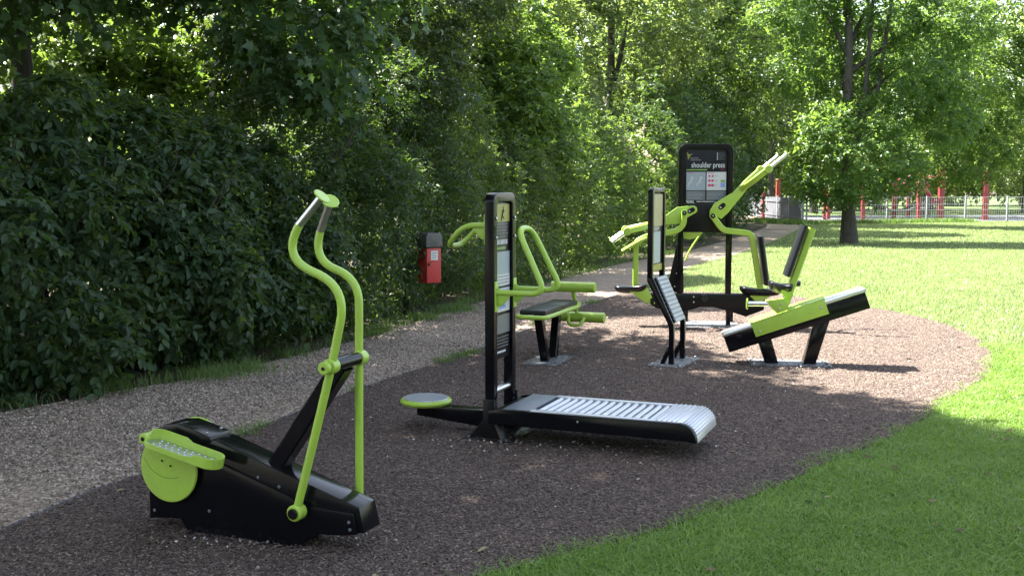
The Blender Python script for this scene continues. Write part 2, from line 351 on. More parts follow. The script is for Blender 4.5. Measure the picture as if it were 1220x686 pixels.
def tree(name, label, cat, base, h, r, blobs, n, size, mat, seed, group=None, shape='simple', lean=(0, 0), limbs=5, flare=1.5, **kw):
    """blobs are (x,y,z,rx,ry,rz) in world space"""
    t = thing(name, label, cat, (base[0], base[1], 0), 0, group); o = (base[0], base[1], 0)
    link('trunk', trunk_mesh((0, 0, -0.05), (lean[0], lean[1], h), r, r * 0.35, seed, flare), BARK, t)
    rr = random.Random(seed)
    bl = sorted(blobs, key=lambda b: -b[3] * b[4] * b[5])[:limbs]
    for b in bl:
        tt = min(0.9, max(0.25, (b[2] - b[5] * 0.6) / h)); s = Vector((lean[0] * tt, lean[1] * tt, h * tt * 0.85))
        e = Vector((b[0] - o[0], b[1] - o[1], b[2] + b[5] * 0.3))
        if (e - s).length < 0.4: continue
        mid = s.lerp(e, 0.5) + Vector((rr.uniform(-.2, .2), rr.uniform(-.2, .2), .15))
        m = MB(); m.tube(fillet([s, mid, e], 0.6, 5), lambda q, r=r: r * (0.42 - 0.34 * q), 8); m.build('limb', BARK, t, sharp=80)
    foliage('crown', blobs, n, size, mat, t, o, seed, shape, **kw)
    return t
def lumps(cx, cy, z0, z1, rx, ry, n, seed, jitter=0.55, rs=(0.42, 0.62)):
    """n blobs scattered inside an ellipsoid envelope"""
    rr = random.Random(seed); out = []; zc, rz = (z0 + z1) / 2, (z1 - z0) / 2
    for i in range(n):
        while True:
            u = Vector((rr.uniform(-1, 1), rr.uniform(-1, 1), rr.uniform(-1, 1)))
            if u.length < 1: break
        s = rr.uniform(*rs); k = 1 - s * 0.75
        out.append((cx + u.x * rx * k, cy + u.y * ry * k, zc + u.z * rz * k, rx * s, ry * s, rz * s * 0.95))
    return out

# ------------------------------------------------------------------ ground
def catmull(pts, n=8, closed=True):
    P = [Vector(p) for p in pts]; N = len(P); out = []
    for i in range(N if closed else N - 1):
        p0, p1, p2, p3 = (P[(i - 1) % N], P[i], P[(i + 1) % N], P[(i + 2) % N]) if closed else (P[max(i - 1, 0)], P[i], P[i + 1], P[min(i + 2, N - 1)])
        for k in range(n):
            t = k / n; out.append(0.5 * ((2 * p1) + (p2 - p0) * t + (2 * p0 - 5 * p1 + 4 * p2 - p3) * t * t + (3 * p1 - p0 - 3 * p2 + p3) * t ** 3))
    if not closed: out.append(P[-1])
    return [(p.x, p.y) for p in out]
def sheet(name, poly, z, mat, thick=0.0):
    bm = bmesh.new(); f = bm.faces.new([bm.verts.new((x, y, z)) for x, y in poly]); f.normal_update()
    if f.normal.z < 0: f.normal_flip()
    bmesh.ops.triangulate(bm, faces=[f]); me = bpy.data.meshes.new(name); bm.to_mesh(me); bm.free()
    return link(name, me, mat, None, 'structure')
KERB = catmull([(-3.0, 2.0), (-2.62, 3.9), (-2.24, 5.52), (-2.06, 5.98), (-1.57, 7.48), (-1.11, 8.78), (-.28, 10.78), (.92, 14.42), (1.81, 16.77), (3.45, 21.48), (5.96, 27.46), (10.0, 38.7), (12.3, 47), (12.9, 58), (13.0, 75)], 8, False)
HEDGE_EDGE = catmull([(-6.2, 2.0), (-5.0, 5.0), (-4.0, 7.0), (-3.2, 8.35), (-2.62, 9.1), (-2.11, 10.2), (-1.47, 11.75), (-.67, 14.42), (.94, 19.1), (2.37, 22.91), (4.63, 27.82), (8.5, 38.5), (10.9, 47), (11.5, 58), (11.6, 75)], 8, False)
MULCH_R = catmull([(1.81, 16.77), (2.6, 16.6), (3.4, 16.3), (4.05, 15.87), (4.77, 14.32), (4.99, 13.3), (5.02, 12.2), (4.75, 10.8), (4.05, 9.2), (3.23, 8.05), (2.83, 7.4), (2.24, 6.66), (1.94, 6.35), (1.27, 5.55), (.76, 5.04), (.33, 4.7), (-.04, 4.43), (-.6, 4.0), (-1.5, 3.2), (-2.4, 2.4), (-3.0, 2.0)], 8, False)
k_end = min(range(len(KERB)), key=lambda i: (KERB[i][0] - 1.81) ** 2 + (KERB[i][1] - 16.77) ** 2)
MULCH = KERB[:k_end + 1] + MULCH_R[1:-1]
sheet('ground', [(-900, -300), (900, -300), (900, 1500), (-900, 1500)], -0.012, G_SOIL)
lawn_poly = [(x, y) for x, y in KERB] + [(13.0, 160), (160, 160), (160, -12), (-3.4, -12)]
sheet('lawn', lawn_poly, 0.0, G_LAWN)
sheet('gravel_path', HEDGE_EDGE + KERB[::-1], -0.004, G_GRAVEL)
sheet('bark_chip_surface', MULCH, 0.006, G_MULCH)
sheet('playground_tarmac', [(13.9, 49), (21, 50.5), (40, 52), (48, 60), (14.4, 60)], 0.006, G_TARMAC)
# timber edging along the path, a board set on edge
def ribbon_wall(poly, w, z0, z1):
    m = MB(); m.sweep([(x, y, (z0 + z1) / 2) for x, y in poly], lambda t: [(w / 2, (z1 - z0) / 2), (-w / 2, (z1 - z0) / 2), (-w / 2, -(z1 - z0) / 2), (w / 2, -(z1 - z0) / 2)]); return m
edge = [p for p in KERB if p[1] < 22]
ed = ribbon_wall(edge, 0.028, -0.05, 0.022).build('path_edging', BOARD, None, 'structure')

def in_poly(x, y, poly):
    P = np.array(poly); c = np.zeros(len(x), bool); j = len(P) - 1
    for i in range(len(P)):
        xi, yi, xj, yj = *P[i], *P[j]
        if yi != yj: c ^= ((yi > y) != (yj > y)) & (x < (xj - xi) * (y - yi) / (yj - yi) + xi)
        j = i
    return c
ka = np.array(KERB); ha = np.array(HEDGE_EDGE)
def kerb_x(y): return np.interp(y, ka[:, 1], ka[:, 0])
def hedge_x(y): return np.interp(y, ha[:, 1], ha[:, 0])
def in_view(x, y, pad=0.06): return (np.abs(x) < (610 / 1300 + pad) * y)

# loose chips and gravel as low real shards
def scatter_shards(name, xy, ln, wd, ht, mat, z, seed):
    rng = np.random.default_rng(seed); n = len(xy); a = rng.uniform(0, 2 * np.pi, n); tl = rng.normal(0, .28, n); tl2 = rng.normal(0, .28, n)
    D = np.stack([np.cos(a) * np.cos(tl), np.sin(a) * np.cos(tl), np.sin(tl)], 1); S = np.stack([-np.sin(a), np.cos(a), tl2], 1); S = unit(S - D * (S * D).sum(1, keepdims=True)); N = np.cross(D, S)
    L = ln * rng.uniform(.45, 1.5, n); Wd = wd * rng.uniform(.5, 1.4, n); H = ht * rng.uniform(.5, 1.5, n)
    P = np.stack([xy[:, 0], xy[:, 1], z + rng.uniform(0, ht, n)], 1)
    V = np.empty((n, 5, 3)); 
    V[:, 0] = P - D * L[:, None] / 2 - S * Wd[:, None] * .3; V[:, 1] = P + D * L[:, None] * .4 - S * Wd[:, None] / 2
    V[:, 2] = P + D * L[:, None] / 2 + S * Wd[:, None] * .25; V[:, 3] = P - D * L[:, None] * .35 + S * Wd[:, None] / 2; V[:, 4] = P + N * H[:, None]
    b = (np.arange(n) * 5)[:, None]
    F = np.concatenate([b + np.array(f)[None] for f in ((0, 1, 4), (1, 2, 4), (2, 3, 4), (3, 0, 4))])
    return link(name, np_mesh(name, V.reshape(-1, 3), [F]), mat, None, 'stuff')
def scatter_xy(n, x0, x1, y0, y1, test, seed, power=1.0):
    rng = np.random.default_rng(seed); y = y0 + (y1 - y0) * rng.random(n) ** power; x = rng.uniform(x0, x1, n); k = test(x, y) & in_view(x, y); return np.stack([x[k], y[k]], 1)
scatter_shards('bark_chips', scatter_xy(400000, -2.8, 5.2, 4.2, 17.0, lambda x, y: in_poly(x, y, MULCH), 1, 1.5), 0.018, 0.007, 0.004, M_CHIP, 0.007, 2)
scatter_shards('path_gravel', scatter_xy(130000, -4.0, 0.6, 5.0, 15.0, lambda x, y: (x < kerb_x(y) - .02) & (x > hedge_x(y) + .02) & (np.random.default_rng(8).random(len(x)) < .62 + .45 * np.sin(3.1 * x + 1.3 * np.sin(1.7 * y)) * np.sin(1.3 * y + 2 * np.sin(2.3 * x))), 3, 1.1), 0.017, 0.013, 0.008, M_PEB, -0.003, 4)
peb = np.concatenate([np.stack([np.random.default_rng(5).normal(cx, sx, n), np.random.default_rng(6 + i).normal(cy, sy, n)], 1) for i, (cx, cy, sx, sy, n) in enumerate(
    ((.45, 6.55, .5, .08, 34), (-.1, 6.72, .3, .05, 18), (-1.2, 4.78, .25, .05, 22), (-.72, 4.85, .12, .06, 12), (1.5, 9.55, .25, .10, 16), (.35, 9.7, .3, .15, 10), (2.4, 9.50, .4, .10, 18), (.8, 6.6, 1.6, 1.2, 70), (1.5, 8.5, 1.4, 1.0, 40)))])
peb = peb[in_poly(peb[:, 0], peb[:, 1], MULCH)]
scatter_shards('stray_pebbles', peb, 0.015, 0.012, 0.008, M_WPEB, 0.010, 9)

rl = np.random.default_rng(55)
lawn_t0 = lambda x, y: (~in_poly(x, y, MULCH)) & (x > kerb_x(y) + .05)
def litter(name, n, test, x0, x1, y0, y1, z, seed):
    xy = scatter_xy(n, x0, x1, y0, y1, test, seed); r = np.random.default_rng(seed + 1); k = len(xy)
    D = unit(np.stack([r.normal(size=k), r.normal(size=k), r.normal(0, .15, k)], 1)); N = unit(np.stack([r.normal(0, .25, k), r.normal(0, .25, k), np.ones(k)], 1)); N = unit(N - D * (N * D).sum(1, keepdims=True))
    V, F = leaf_verts(np.stack([xy[:, 0], xy[:, 1], np.full(k, z)], 1), D, N, r.uniform(.025, .06, k), 'oval'); link(name, np_mesh(name, V, F), M_DRY, None, 'stuff')
M_DRY = shards('dry_leaf', [(0.0, (0.06, 0.04, 0.02)), (0.6, (0.14, 0.10, 0.05)), (1.0, (0.26, 0.22, 0.12))])
litter('fallen_leaves', 160, lambda x, y: in_poly(x, y, MULCH), -2.6, 4.5, 4.3, 15, .016, 56)
litter('fallen_leaves', 240, lawn_t0, -.5, 6, 4.3, 12, .022, 57)
litter('fallen_leaves', 900, lambda x, y: (x < hedge_x(y) + .38) & (x > hedge_x(y) - .5), -4.6, 1.5, 6.0, 18, .010, 58)
px_ = []
for cx, cy, hx, hy, a in ((-.073, 6.98, .17, .25, -22), (.34, 9.94, .30, .17, 70), (1.50, 9.86, .17, .32, -24), (2.49, 9.78, .36, .19, -8), (2.27, 12.55, .35, .30, -4), (-1.20, 4.90, .33, .15, -21.5)):
    for k in range(150):
        e = rl.random() < .75; u, v = rl.uniform(-1, 1), rl.uniform(-1, 1)
        if e: u, v = (np.sign(u) * (1 - abs(rl.normal(0, .10))), v) if rl.random() < .5 else (u, np.sign(v) * (1 - abs(rl.normal(0, .14))))
        c, q = math.cos(R(a)), math.sin(R(a)); px_.append((cx + c * u * hx - q * v * hy, cy + q * u * hx + c * v * hy))
scatter_shards('bark_chips', np.array(px_), 0.020, 0.009, 0.005, M_CHIP, 0.014, 60)

# grass blades
def blades(name, xy, h, w, seed, mat=L_GRASS, z=0.0, lean=0.5, two=True):
    rng = np.random.default_rng(seed); n = len(xy); a = rng.uniform(0, 2 * np.pi, n); H = h * rng.uniform(.5, 1.3, n); Wd = w * rng.uniform(.6, 1.3, n)
    S = np.stack([np.cos(a), np.sin(a), np.zeros(n)], 1); b2 = rng.uniform(0, 2 * np.pi, n); lv = rng.uniform(.05, lean, n)
    Lv = np.stack([np.cos(b2) * lv, np.sin(b2) * lv, np.ones(n)], 1); P = np.stack([xy[:, 0], xy[:, 1], np.full(n, z)], 1)
    if two:
        V = np.empty((n, 5, 3)); V[:, 0] = P - S * Wd[:, None] / 2; V[:, 1] = P + S * Wd[:, None] / 2
        M = P + Lv * (H * .55)[:, None] * np.array([.7, .7, 1]); V[:, 2] = M + S * Wd[:, None] * .4; V[:, 3] = M - S * Wd[:, None] * .4; V[:, 4] = P + Lv * H[:, None] * np.array([1.5, 1.5, .92])
        b = (np.arange(n) * 5)[:, None]; F = [b + np.array([[0, 1, 2, 3]]), b + np.array([[3, 2, 4]])]
    else:
        V = np.empty((n, 3, 3)); V[:, 0] = P - S * Wd[:, None] / 2; V[:, 1] = P + S * Wd[:, None] / 2; V[:, 2] = P + Lv * H[:, None]
        b = (np.arange(n) * 3)[:, None]; F = [b + np.array([[0, 1, 2]])]
    return link(name, np_mesh(name, V.reshape(-1, 3), F), mat, None, 'stuff')
lawn_t = lambda x, y: (~in_poly(x, y, MULCH)) & (x > kerb_x(y) + .05)
def edge_fade(seed):
    rng = np.random.default_rng(seed)
    def f(x, y):
        jx = rng.normal(0, .05, len(x)) + .05 * np.sin(9 * y + 2 * np.sin(5 * x)); jy = rng.normal(0, .05, len(x)) + .05 * np.sin(8 * x + 3); return lawn_t(x + jx, y + jy)
    return f
blades('grass', scatter_xy(420000, -.8, 5.6, 4.1, 11.0, edge_fade(1), 11, 1.4), 0.030, 0.0050, 12, lean=1.5)
blades('grass', scatter_xy(260000, 1.8, 13.0, 10.5, 28.0, edge_fade(2), 13, 1.15), 0.035, 0.013, 14, L_SUNLIT_MOWN, lean=1.0, two=False)
blades('grass', scatter_xy(90000, 5.0, 25.0, 28.0, 49.5, edge_fade(3), 15, 1.0), 0.05, 0.024, 16, L_SUNLIT_MOWN, lean=1.0, two=False)
# weeds and tufts along the hedge foot, the edging and the fence
def tufts(name, spots, h, w, seed):
    rng = np.random.default_rng(seed); xs = []
    for cx, cy, r, n in spots: xs.append(np.stack([rng.normal(cx, r, n), rng.normal(cy, r, n)], 1))
    return blades(name, np.concatenate(xs), h, w, seed + 1, L_WEED, -0.004, 0.9)
wy = np.linspace(6.0, 27, 90); rg = np.random.default_rng(21)
tufts('hedge_foot_weeds', [(float(hedge_x(y)) - .12 + rg.normal(0, .1), y, .08 + .07 * rg.random(), int(8 + 190 * rg.random() ** 3)) for y in wy] +
      [(-2.35, 9.35, .16, 500), (-2.6, 9.1, .14, 350), (-3.15, 8.5, .10, 180), (-.72, 14.0, .15, 450), (-1.05, 13.1, .12, 300), (-1.5, 11.85, .1, 200)], 0.10, 0.006, 22)
tufts('edging_weeds', [(-1.72, 6.95, .05, 90), (-1.66, 7.15, .04, 60), (-1.22, 8.4, .03, 60), (-.50, 10.15, .07, 180), (-.62, 9.85, .05, 120), (-.4, 10.4, .05, 80), (.75, 13.9, .06, 160), (1.1, 14.9, .07, 160), (.3, 12.6, .05, 90)], 0.07, 0.005, 24)
fx = np.linspace(0, 1, 40)
tufts('fence_foot_grass', [(11.1 + 1.1 * f + rg.normal(0, .15), 50 - 4.5 * f, .25, 80) for f in fx] + [(12.4 + 8 * f, 46.2 + 2.6 * f + rg.normal(0, .1), .22, 90) for f in fx], 0.22, 0.022, 26)

# ------------------------------------------------------------------ shared equipment pieces
def bolt(mb, p, axis, r=0.009, h=0.006):
    p = Vector(p); d = Vector(axis); mb.cyl(p, p + d * h, r, 0.002, 8)
def bolts(parent, spots, axis, r=0.009, mat=None, name='bolt', h=0.006):
    for p in spots:
        m = MB(); bolt(m, p, axis, r, h); m.build(name, mat or STEEL, parent)
def saddle(parent, cx, cb, z, L, wd, mat, flip=1, name='seat'):
    """moulded saddle: broad raised back, waist, lifted nose"""
    rings = []; n = 14
    for i in range(n + 1):
        t = i / n; u = (t - .5) * L * flip; e = max(0.05, 1 - (2 * t - 1) ** 6) ** .5
        w = wd * e * (0.62 + .38 * math.cos(math.pi * (t * 1.15 - .15)) ** 2 if t > .12 else .98)
        zt = z + .022 * (1 - t) ** 2 - .016 * math.sin(math.pi * t) + .004 * t; th = .056 * e + .012
        ring = []
        for k in range(16):
            a = 2 * math.pi * k / 16; y = math.cos(a); q = math.sin(a)
            ring.append((cx + u, cb + y * w / 2, zt + (q * th * .35 if q > 0 else q * th) + .018 * abs(y) ** 2 * (1 - t)))
        rings.append(ring)
    m = MB(); m.loft(rings); return m.build(name, mat, parent, sharp=60)
def az(ax, b, pts): return [(p[0], b, p[1]) for p in pts]

# ------------------------------------------------------------------ cross trainer (front left)
ct = thing('cross_trainer', 'black and lime stepping cross trainer with two tall curved handlebars, nearest machine at left', 'exercise machine', (-.958, 4.719, 0), R(-21.46))
MB().prism([(-.785, .05), (-.785, .42), (-.765, .448), (.312, .216), (.338, .105), (.24, .09), (.10, .08), (.0, .006), (-.58, .006), (-.625, .06)][:2] + [(-.78, .40), (-.43, .449), (.312, .216), (.338, .105), (.24, .09), (.10, .08), (.0, .006), (-.58, .006), (-.625, .06)], .013, .157, 'b', .006).build('body', BLACK, ct)
MB().prism([(-.787, .38), (-.782, .44), (-.755, .475), (-.70, .502), (-.63, .508), (-.55, .490), (-.455, .463), (-.45, .435), (-.60, .41)], .008, .162, 'b', .006).build('drum_cover', BLACK, ct)
side = [(-.80, .05), (-.797, .36), (-.60, .405), (-.365, .338), (-.034, .233), (.02, .20), (.29, .19), (.31, .10), (.24, .086), (.101, .077), (0, 0), (-.58, 0), (-.625, .067)]
MB().prism(side, 0, .0125, 'b', .003).build('side_panel', BLACK, ct)
MB().prism(side, .1575, .17, 'b', .003).build('side_panel', BLACK, ct)
MB().box(-.58, .01, -.035, .21, 0.001, .010, .003).build('base_plate', BLACKM, ct)
bolts(ct, [(-.20, .0125, .30), (-.09, .0125, .268), (.262, .0125, .165)], (0, -1, 0), .008, DARKSTEEL)
bolts(ct, [(-.46, 0, .12), (-.77, 0, .09), (-.77, 0, .19), (.27, 0, .15), (.275, 0, .118)], (0, -1, 0), .008, DARKSTEEL)
bolts(ct, [(-.49, .03, .4715), (-.49, .14, .4715)], (0, 0, 1), .009, STEEL)
for b0, b1, z0 in ((-.030, -.016, .305), (.187, .201, .345)):
    w = MB().cyl((-.663, b0, z0), (-.663, b1, z0), .158, .004, 48).build('crank_disc', LIME, ct)
    MB().cyl((-.663, (b1 if b0 < 0 else .172), z0), (-.663, (-.001 if b0 < 0 else b0), z0), .04, .002, 16).build('axle', BLACKM, w)
    if b0 < 0:
        MB().bar([(-.663 + .15 * math.cos(a), b0 - .0003, z0 + .105 + .15 * math.sin(a)) for a in np.linspace(R(206), R(292), 20)], .0006, .003, .0001).build('scuff_mark', SCUFF, w)
        bolts(w, [(-.648, b0, z0 + .015), (-.695, b0, z0 + .035)], (0, -1, 0), .005, INK)
def pedal(c0, c1, bc, hw=.060, lo=.010, hi=.034):
    """racetrack tray between two points of the a-z plane, a cut-down wall on the near side"""
    A, B = Vector((c0[0], bc, c0[1])), Vector((c1[0], bc, c1[1])); d = (B - A).normalized(); L = (B - A).length; s = Vector((0, 1, 0)); up = d.cross(s) * -1
    if up.z < 0: up = -up
    out = []; n = 10
    for k in range(n + 1): a = -math.pi / 2 + math.pi * k / n; out.append((L - hw + hw * math.cos(a), hw * math.sin(a)))
    for k in range(1, 8): out.append((L - hw - (L - 2 * hw) * k / 8, hw))
    for k in range(n + 1): a = math.pi / 2 + math.pi * k / n; out.append((hw + hw * math.cos(a), hw * math.sin(a)))
    for k in range(1, 8): out.append((hw + (L - 2 * hw) * k / 8, -hw))
    def hgt(x, y):
        if y < -hw * .6 and x < L * .66: return lo
        if y < -hw * .6 and x < L * .72: return lo + (hi - lo) * (x / L - .66) / .06
        if x < hw * .8 and y < hw * .3: return lo
        if y > 0 and x < L * .45: return hi + .014
        return hi
    t = .006; rings_o, rings_i = [], []; m = MB(); bm = m.bm; N = len(out); V = []
    for x, y in out:
        h = hgt(x, y); f = (1 - t / hw); xi = L / 2 + (x - L / 2) * (1 - 2 * t / L); yi = y * f
        V.append([bm.verts.new(A + d * X + s * Y + up * Z) for X, Y, Z in ((x, y, -.012), (x, y, h), (xi, yi, h), (xi, yi, -.012))])
    fs = []
    for i in range(N):
        p, q = V[i], V[(i + 1) % N]
        for j in range(4): fs.append(bm.faces.new((p[j], p[(j + 1) % 4], q[(j + 1) % 4], q[j])))
    bmesh.ops.recalc_face_normals(bm, faces=fs)
    tray = m.build('pedal', LIME, ct, sharp=40)
    m = MB(); v0 = [m.bm.verts.new(A + d * (L / 2 + (x - L / 2) * .965) + s * y * .89 + up * .001) for x, y in out]; v1 = [m.bm.verts.new(A + d * (L / 2 + (x - L / 2) * .965) + s * y * .89 - up * .008) for x, y in out]
    fs = [m.bm.faces.new(v0), m.bm.faces.new(v1[::-1])] + [m.bm.faces.new((v0[i], v1[i], v1[(i + 1) % N], v0[(i + 1) % N])) for i in range(N)]
    bmesh.ops.recalc_face_normals(m.bm, faces=fs); m.build('tread_plate', STEEL, tray)
    me = None
    for r_ in range(3):
        for c_ in range(9):
            x = L * (.14 + .085 * c_) + (r_ % 2) * .012; y = (-.030, 0, .030)[r_]; p = A + d * x + s * y
            if me is None:
                q = MB(); q.cyl(Vector((0, 0, 0)), up * .006, .0055, .002, 8); me = q.mesh('stud')
            o = link('stud', me, WHITE, tray); o.location = p
    MB().cyl(A - d * .014 - s * .018 + up * .002, A - d * .014 + s * .05 + up * .002, .025, .004, 18).build('pedal_roller', LIME, tray)
    MB().cyl(A - d * .014 - s * .022 + up * .002, A - d * .014 - s * .0185 + up * .002, .010, .002, 12).build('bolt', INK, tray)
    return tray
pedal((-.722, .450), (-.322, .364), -.092)
pedal((-.80, .412), (-.56, .372), .255)
# support beam and pivot
MB().bar([(-.15, .085, .33), (.20, .085, .822)], .09, .075, .008).build('support_beam', BLACK, ct)
MB().cyl((.218, -.012, .838), (.218, .178, .838), .029, .003, 24).build('cross_shaft', BLACK, ct)
def trainer_handle(path, b, end, pivot_low, outer):
    h = MB().tube([(p[0], b, p[1]) for p in fillet([(q[0], q[1], 0) for q in path], .15, 10)], .0185, 16).build('handlebar', LIME, ct, sharp=60)
    p = Vector((path[-1][0], b, path[-1][1])); q = Vector((end[0], b + end[2], end[1])); d = (q - p).normalized()
    MB().cyl(p - d * .002, q, .0172, .001, 20).build('grip_sleeve', STEEL, h)
    MB().cyl(q, q + d * .008, .040, .003, 28).build('grip_cap', LIME, h)
    MB().cyl((.22, b - .026 * outer, .838), (.22, b + .026 * outer, .838), .033, .004, 20).build('pivot_boss', LIME, h)
    if pivot_low:
        MB().cyl((path[0][0], b - .032, path[0][1] - .012), (path[0][0], b + .028, path[0][1] - .012), .036, .005, 24).build('pivot_boss', LIME, h)
        MB().cyl((path[0][0], b - .044, path[0][1] - .012), (path[0][0], b - .031, path[0][1] - .012), .024, .004, 18).build('pivot_cap', BLACKM, h)
    return h
nh = trainer_handle([(.037, .195), (.222, .838), (.302, 1.175), (-.012, 1.295), (.073, 1.436)], -.045, (.185, 1.555, .0), True, 1)
MB().cyl((.213, -.10, .835), (.213, -.068, .835), .028, .004, 20).build('pivot_boss', LIME, nh)
bolts(nh, [(.213, -.10, .835)], (0, -1, 0), .008, INK)
trainer_handle([(.205, .10), (.213, .834), (.219, 1.19), (-.012, 1.268), (.024, 1.40)], .205, (.128, 1.533, -.085), False, 1)

# ------------------------------------------------------------------ core station: sign post with turntable and roller walker
st = thing('exercise_station', 'black sign post with green handles, turntable on its left, roller walkway on its right', 'exercise machine', (-.073, 6.98, 0), R(-22))
MB().prism(arch(-.185, .185, .0, 1.56, .058, .065), -.032, .032, 'a', .007, 3).build('post_frame', BLACK, st)
MB().prism([(-.14, 0), (.085, 0), (.04, .10), (.04, .26), (-.04, .26), (-.04, .13)], -.20, -.186, 'b', .003).build('gusset', BLACKM, st)
MB().prism([(-.14, 0), (.085, 0), (.04, .10), (.04, .26), (-.04, .26), (-.04, .13)], .186, .20, 'b', .003).build('gusset', BLACKM, st)
MB().box(-.17, .17, -.25, .25, .001, .013, .003).build('base_plate', BLACKM, st)
bolts(st, [(-.13, -.22, .013), (.13, -.22, .013), (.13, .22, .013)], (0, 0, 1), .012, DARKSTEEL, h=.012)
MB().cyl((.0, -.135, .30), (.0, .135, .30), .022, .003).build('cross_bolt', STEEL, st)
# sign inside the frame, facing the walkway user
sp = MB().box(-.010, .012, -.126, .126, .50, 1.497, .002).build('sign_panel', INK, st)
def inset(nm, mat, b0, b1, z0, z1, par=sp, x=.0125, th=.0012): return MB().box(x, x + th, b0, b1, z0, z1, 0).build(nm, mat, par)
inset('printed_header', YEL, -.116, .116, 1.375, 1.488)
q = x0 = .0139
fig = MB()
fig.cyl((q, .012, 1.462), (q + .001, .012, 1.462), .009, 0, 10)
for p0, p1, w in (((.010, 1.452), (-.012, 1.415), .012), ((-.010, 1.418), (.020, 1.395), .008), ((-.012, 1.416), (-.026, 1.383), .008), ((.008, 1.448), (.040, 1.442), .006), ((.008, 1.448), (-.030, 1.440), .006)):
    fig.bar([(q + .0005, *p0), (q + .0005, *p1)], .001, w, .0002)
fig.build('runner_silhouette', INK, sp)
rr = random.Random(4)
def lines(par, mat, b0, b1, ztop, n, step, h, x=.0139, nm='print_line', gap=.3):
    m = MB()
    for i in range(n):
        b = b0
        while b < b1 - .006:
            w = rr.uniform(.006, .022); e = min(b + w, b1)
            m.box(x, x + .0006, b, e, ztop - i * step - h, ztop - i * step, 0); b = e + rr.uniform(.003, .006)
        if rr.random() < gap: b1 = b0 + (b1 - b0) * rr.uniform(.8, 1.0)
    return m.build(nm, mat, par)
lines(sp, GREYINK, -.09, .09, 1.365, 5, .020, .009); lines(sp, WHITE, -.10, .085, 1.262, 1, .03, .030)
inset('printed_bar', GREENP, -.116, .05, 1.20, 1.215)
pn = inset('picture_sheet', PALE, -.118, .118, 1.04, 1.185); inset('picture_band', WHITE, -.118, .118, .965, 1.04)
lines(sp, GREYINK, -.10, .10, 1.028, 3, .02, .006); inset('picture_sheet', WHITE, -.118, .118, .80, .952); inset('picture_band', BLUEP, -.06, .05, .82, .86)
inset('photo_print', GREYINK, -.118, .118, .66, .78); lines(sp, GREYINK, -.11, .1, .64, 4, .02, .008); lines(sp, WHITE, -.11, .05, .55, 1, .02, .014)
bolts(st, [(.034, -.155, 1.40), (.034, .155, 1.40), (.034, -.155, 1.28), (.034, .155, 1.28)], (1, 0, 0), .010, STEEL, h=.008)
def station_handle(sgn, z, out, top, name='handle'):
    zt, za = top
    pa = [(.03 * sgn, -.150, z), ((.03 + out) * sgn, -.150, z), (za * sgn, -.120, zt), (za * sgn, .120, zt), ((.03 + out) * sgn, .150, z), (.03 * sgn, .150, z)]
    h = MB().tube(fillet(pa, .10, 8), .0185, 16).build(name, LIME, st, sharp=60)
    for b in (-.150, .150): MB().prism([(.033 * sgn, z + .035), (.033 * sgn, z - .09), (.07 * sgn, z - .085), (.13 * sgn, z - .018), (.045 * sgn, z + .03)], b - .006, b + .006, 'b', .002).build('handle_bracket', LIME, h)
    for b in (-.155, .155): MB().box(min(.032 * sgn, .040 * sgn), max(.032 * sgn, .040 * sgn), b - .024, b + .024, z - .12, z + .07, .003).build('mount_plate', LIME, h)
    return h
station_handle(1, .935, .335, (1.335, .165))
station_handle(-1, 1.355, .165, (1.215, .325))
# turntable on its arm
MB().prism([(-.585, .155), (-.585, .085), (-.14, .045), (-.033, .06), (-.033, .155)], -.045, .045, 'b', .004).build('turntable_arm', BLACK, st)
tt = MB().cyl((-.54, 0, .158), (-.54, 0, .196), .172, .014, 56).build('turntable', LIME, st)
dt = MB().cyl((-.54, 0, .194), (-.54, 0, .201), .150, .002, 56).build('tread_disc', ALU, tt)
rb = MB()
for k in range(-8, 9):
    y = k * .0165; hw = math.sqrt(max(0, .143 ** 2 - y * y))
    c, s_ = math.cos(R(25)), math.sin(R(25))
    rb.bar([(-.54 - s_ * y - c * hw, c * y - s_ * hw, .202), (-.54 - s_ * y + c * hw, c * y + s_ * hw, .202)], .006, .005, .001)
rb.build('tread_rib', SLAT, tt, 'stuff')
# roller walkway
wk = MB()
prof = [(.033, .205), (.033, .125), (1.27, .122), (1.345, .115), (1.338, .160), (1.315, .195), (1.285, .218), (1.25, .2275), (.12, .222)]
for b0, b1 in ((-.285, -.262), (.262, .285)): MB().prism(prof, b0, b1, 'b', .003).build('side_rail', BLACK, st)
MB().prism([(.04, .125), (.19, .125), (.19, .20), (.04, .20)], -.2615, .2615, 'b', .002).build('cross_member', BLACKM, st)
MB().box(.20, 1.10, -.2615, .2615, .128, .140, .002).build('under_tray', BLACKM, st)
dk = MB().box(.125, .305, -.262, .262, .2015, .2255, .002).build('deck_plate', DARKSTEEL, st)
for b0, b1 in ((-.262, -.222), (.222, .262)): MB().box(.305, 1.10, b0, b1, .2015, .2285, .002).build('roller_rail', ALU, st)
q = MB(); q.cyl((0, -.2195, 0), (0, .2195, 0), .0190, .002, 18); rme = q.mesh('roller')
for i in range(15):
    o = link('roller', rme, ALU, st); o.location = (.345 + i * .0505, 0, .206)
pts = [(1.085, .2285)]
for k in range(9): a = R(90 - 80 * k / 8); pts.append((1.248 + .100 * math.cos(a), .128 + .101 * math.sin(a) + 0))
pts.append((1.352, .118))
path = pts; inner = [(x - .004 * (i > 2), z - .006) for i, (x, z) in enumerate(path)]
MB().prism(path + inner[::-1], -.2615, .2615, 'b', .001).build('end_cover', ALU, st)
for i, (x, z) in enumerate([(1.10, .2295), (1.13, .2295), (1.16, .2295), (1.19, .2295), (1.22, .2295)]):
    MB().bar([(x, -.255, z + .0015), (x, .255, z + .0015)], .006, .006, .001).build('cover_rib', ALU, st)
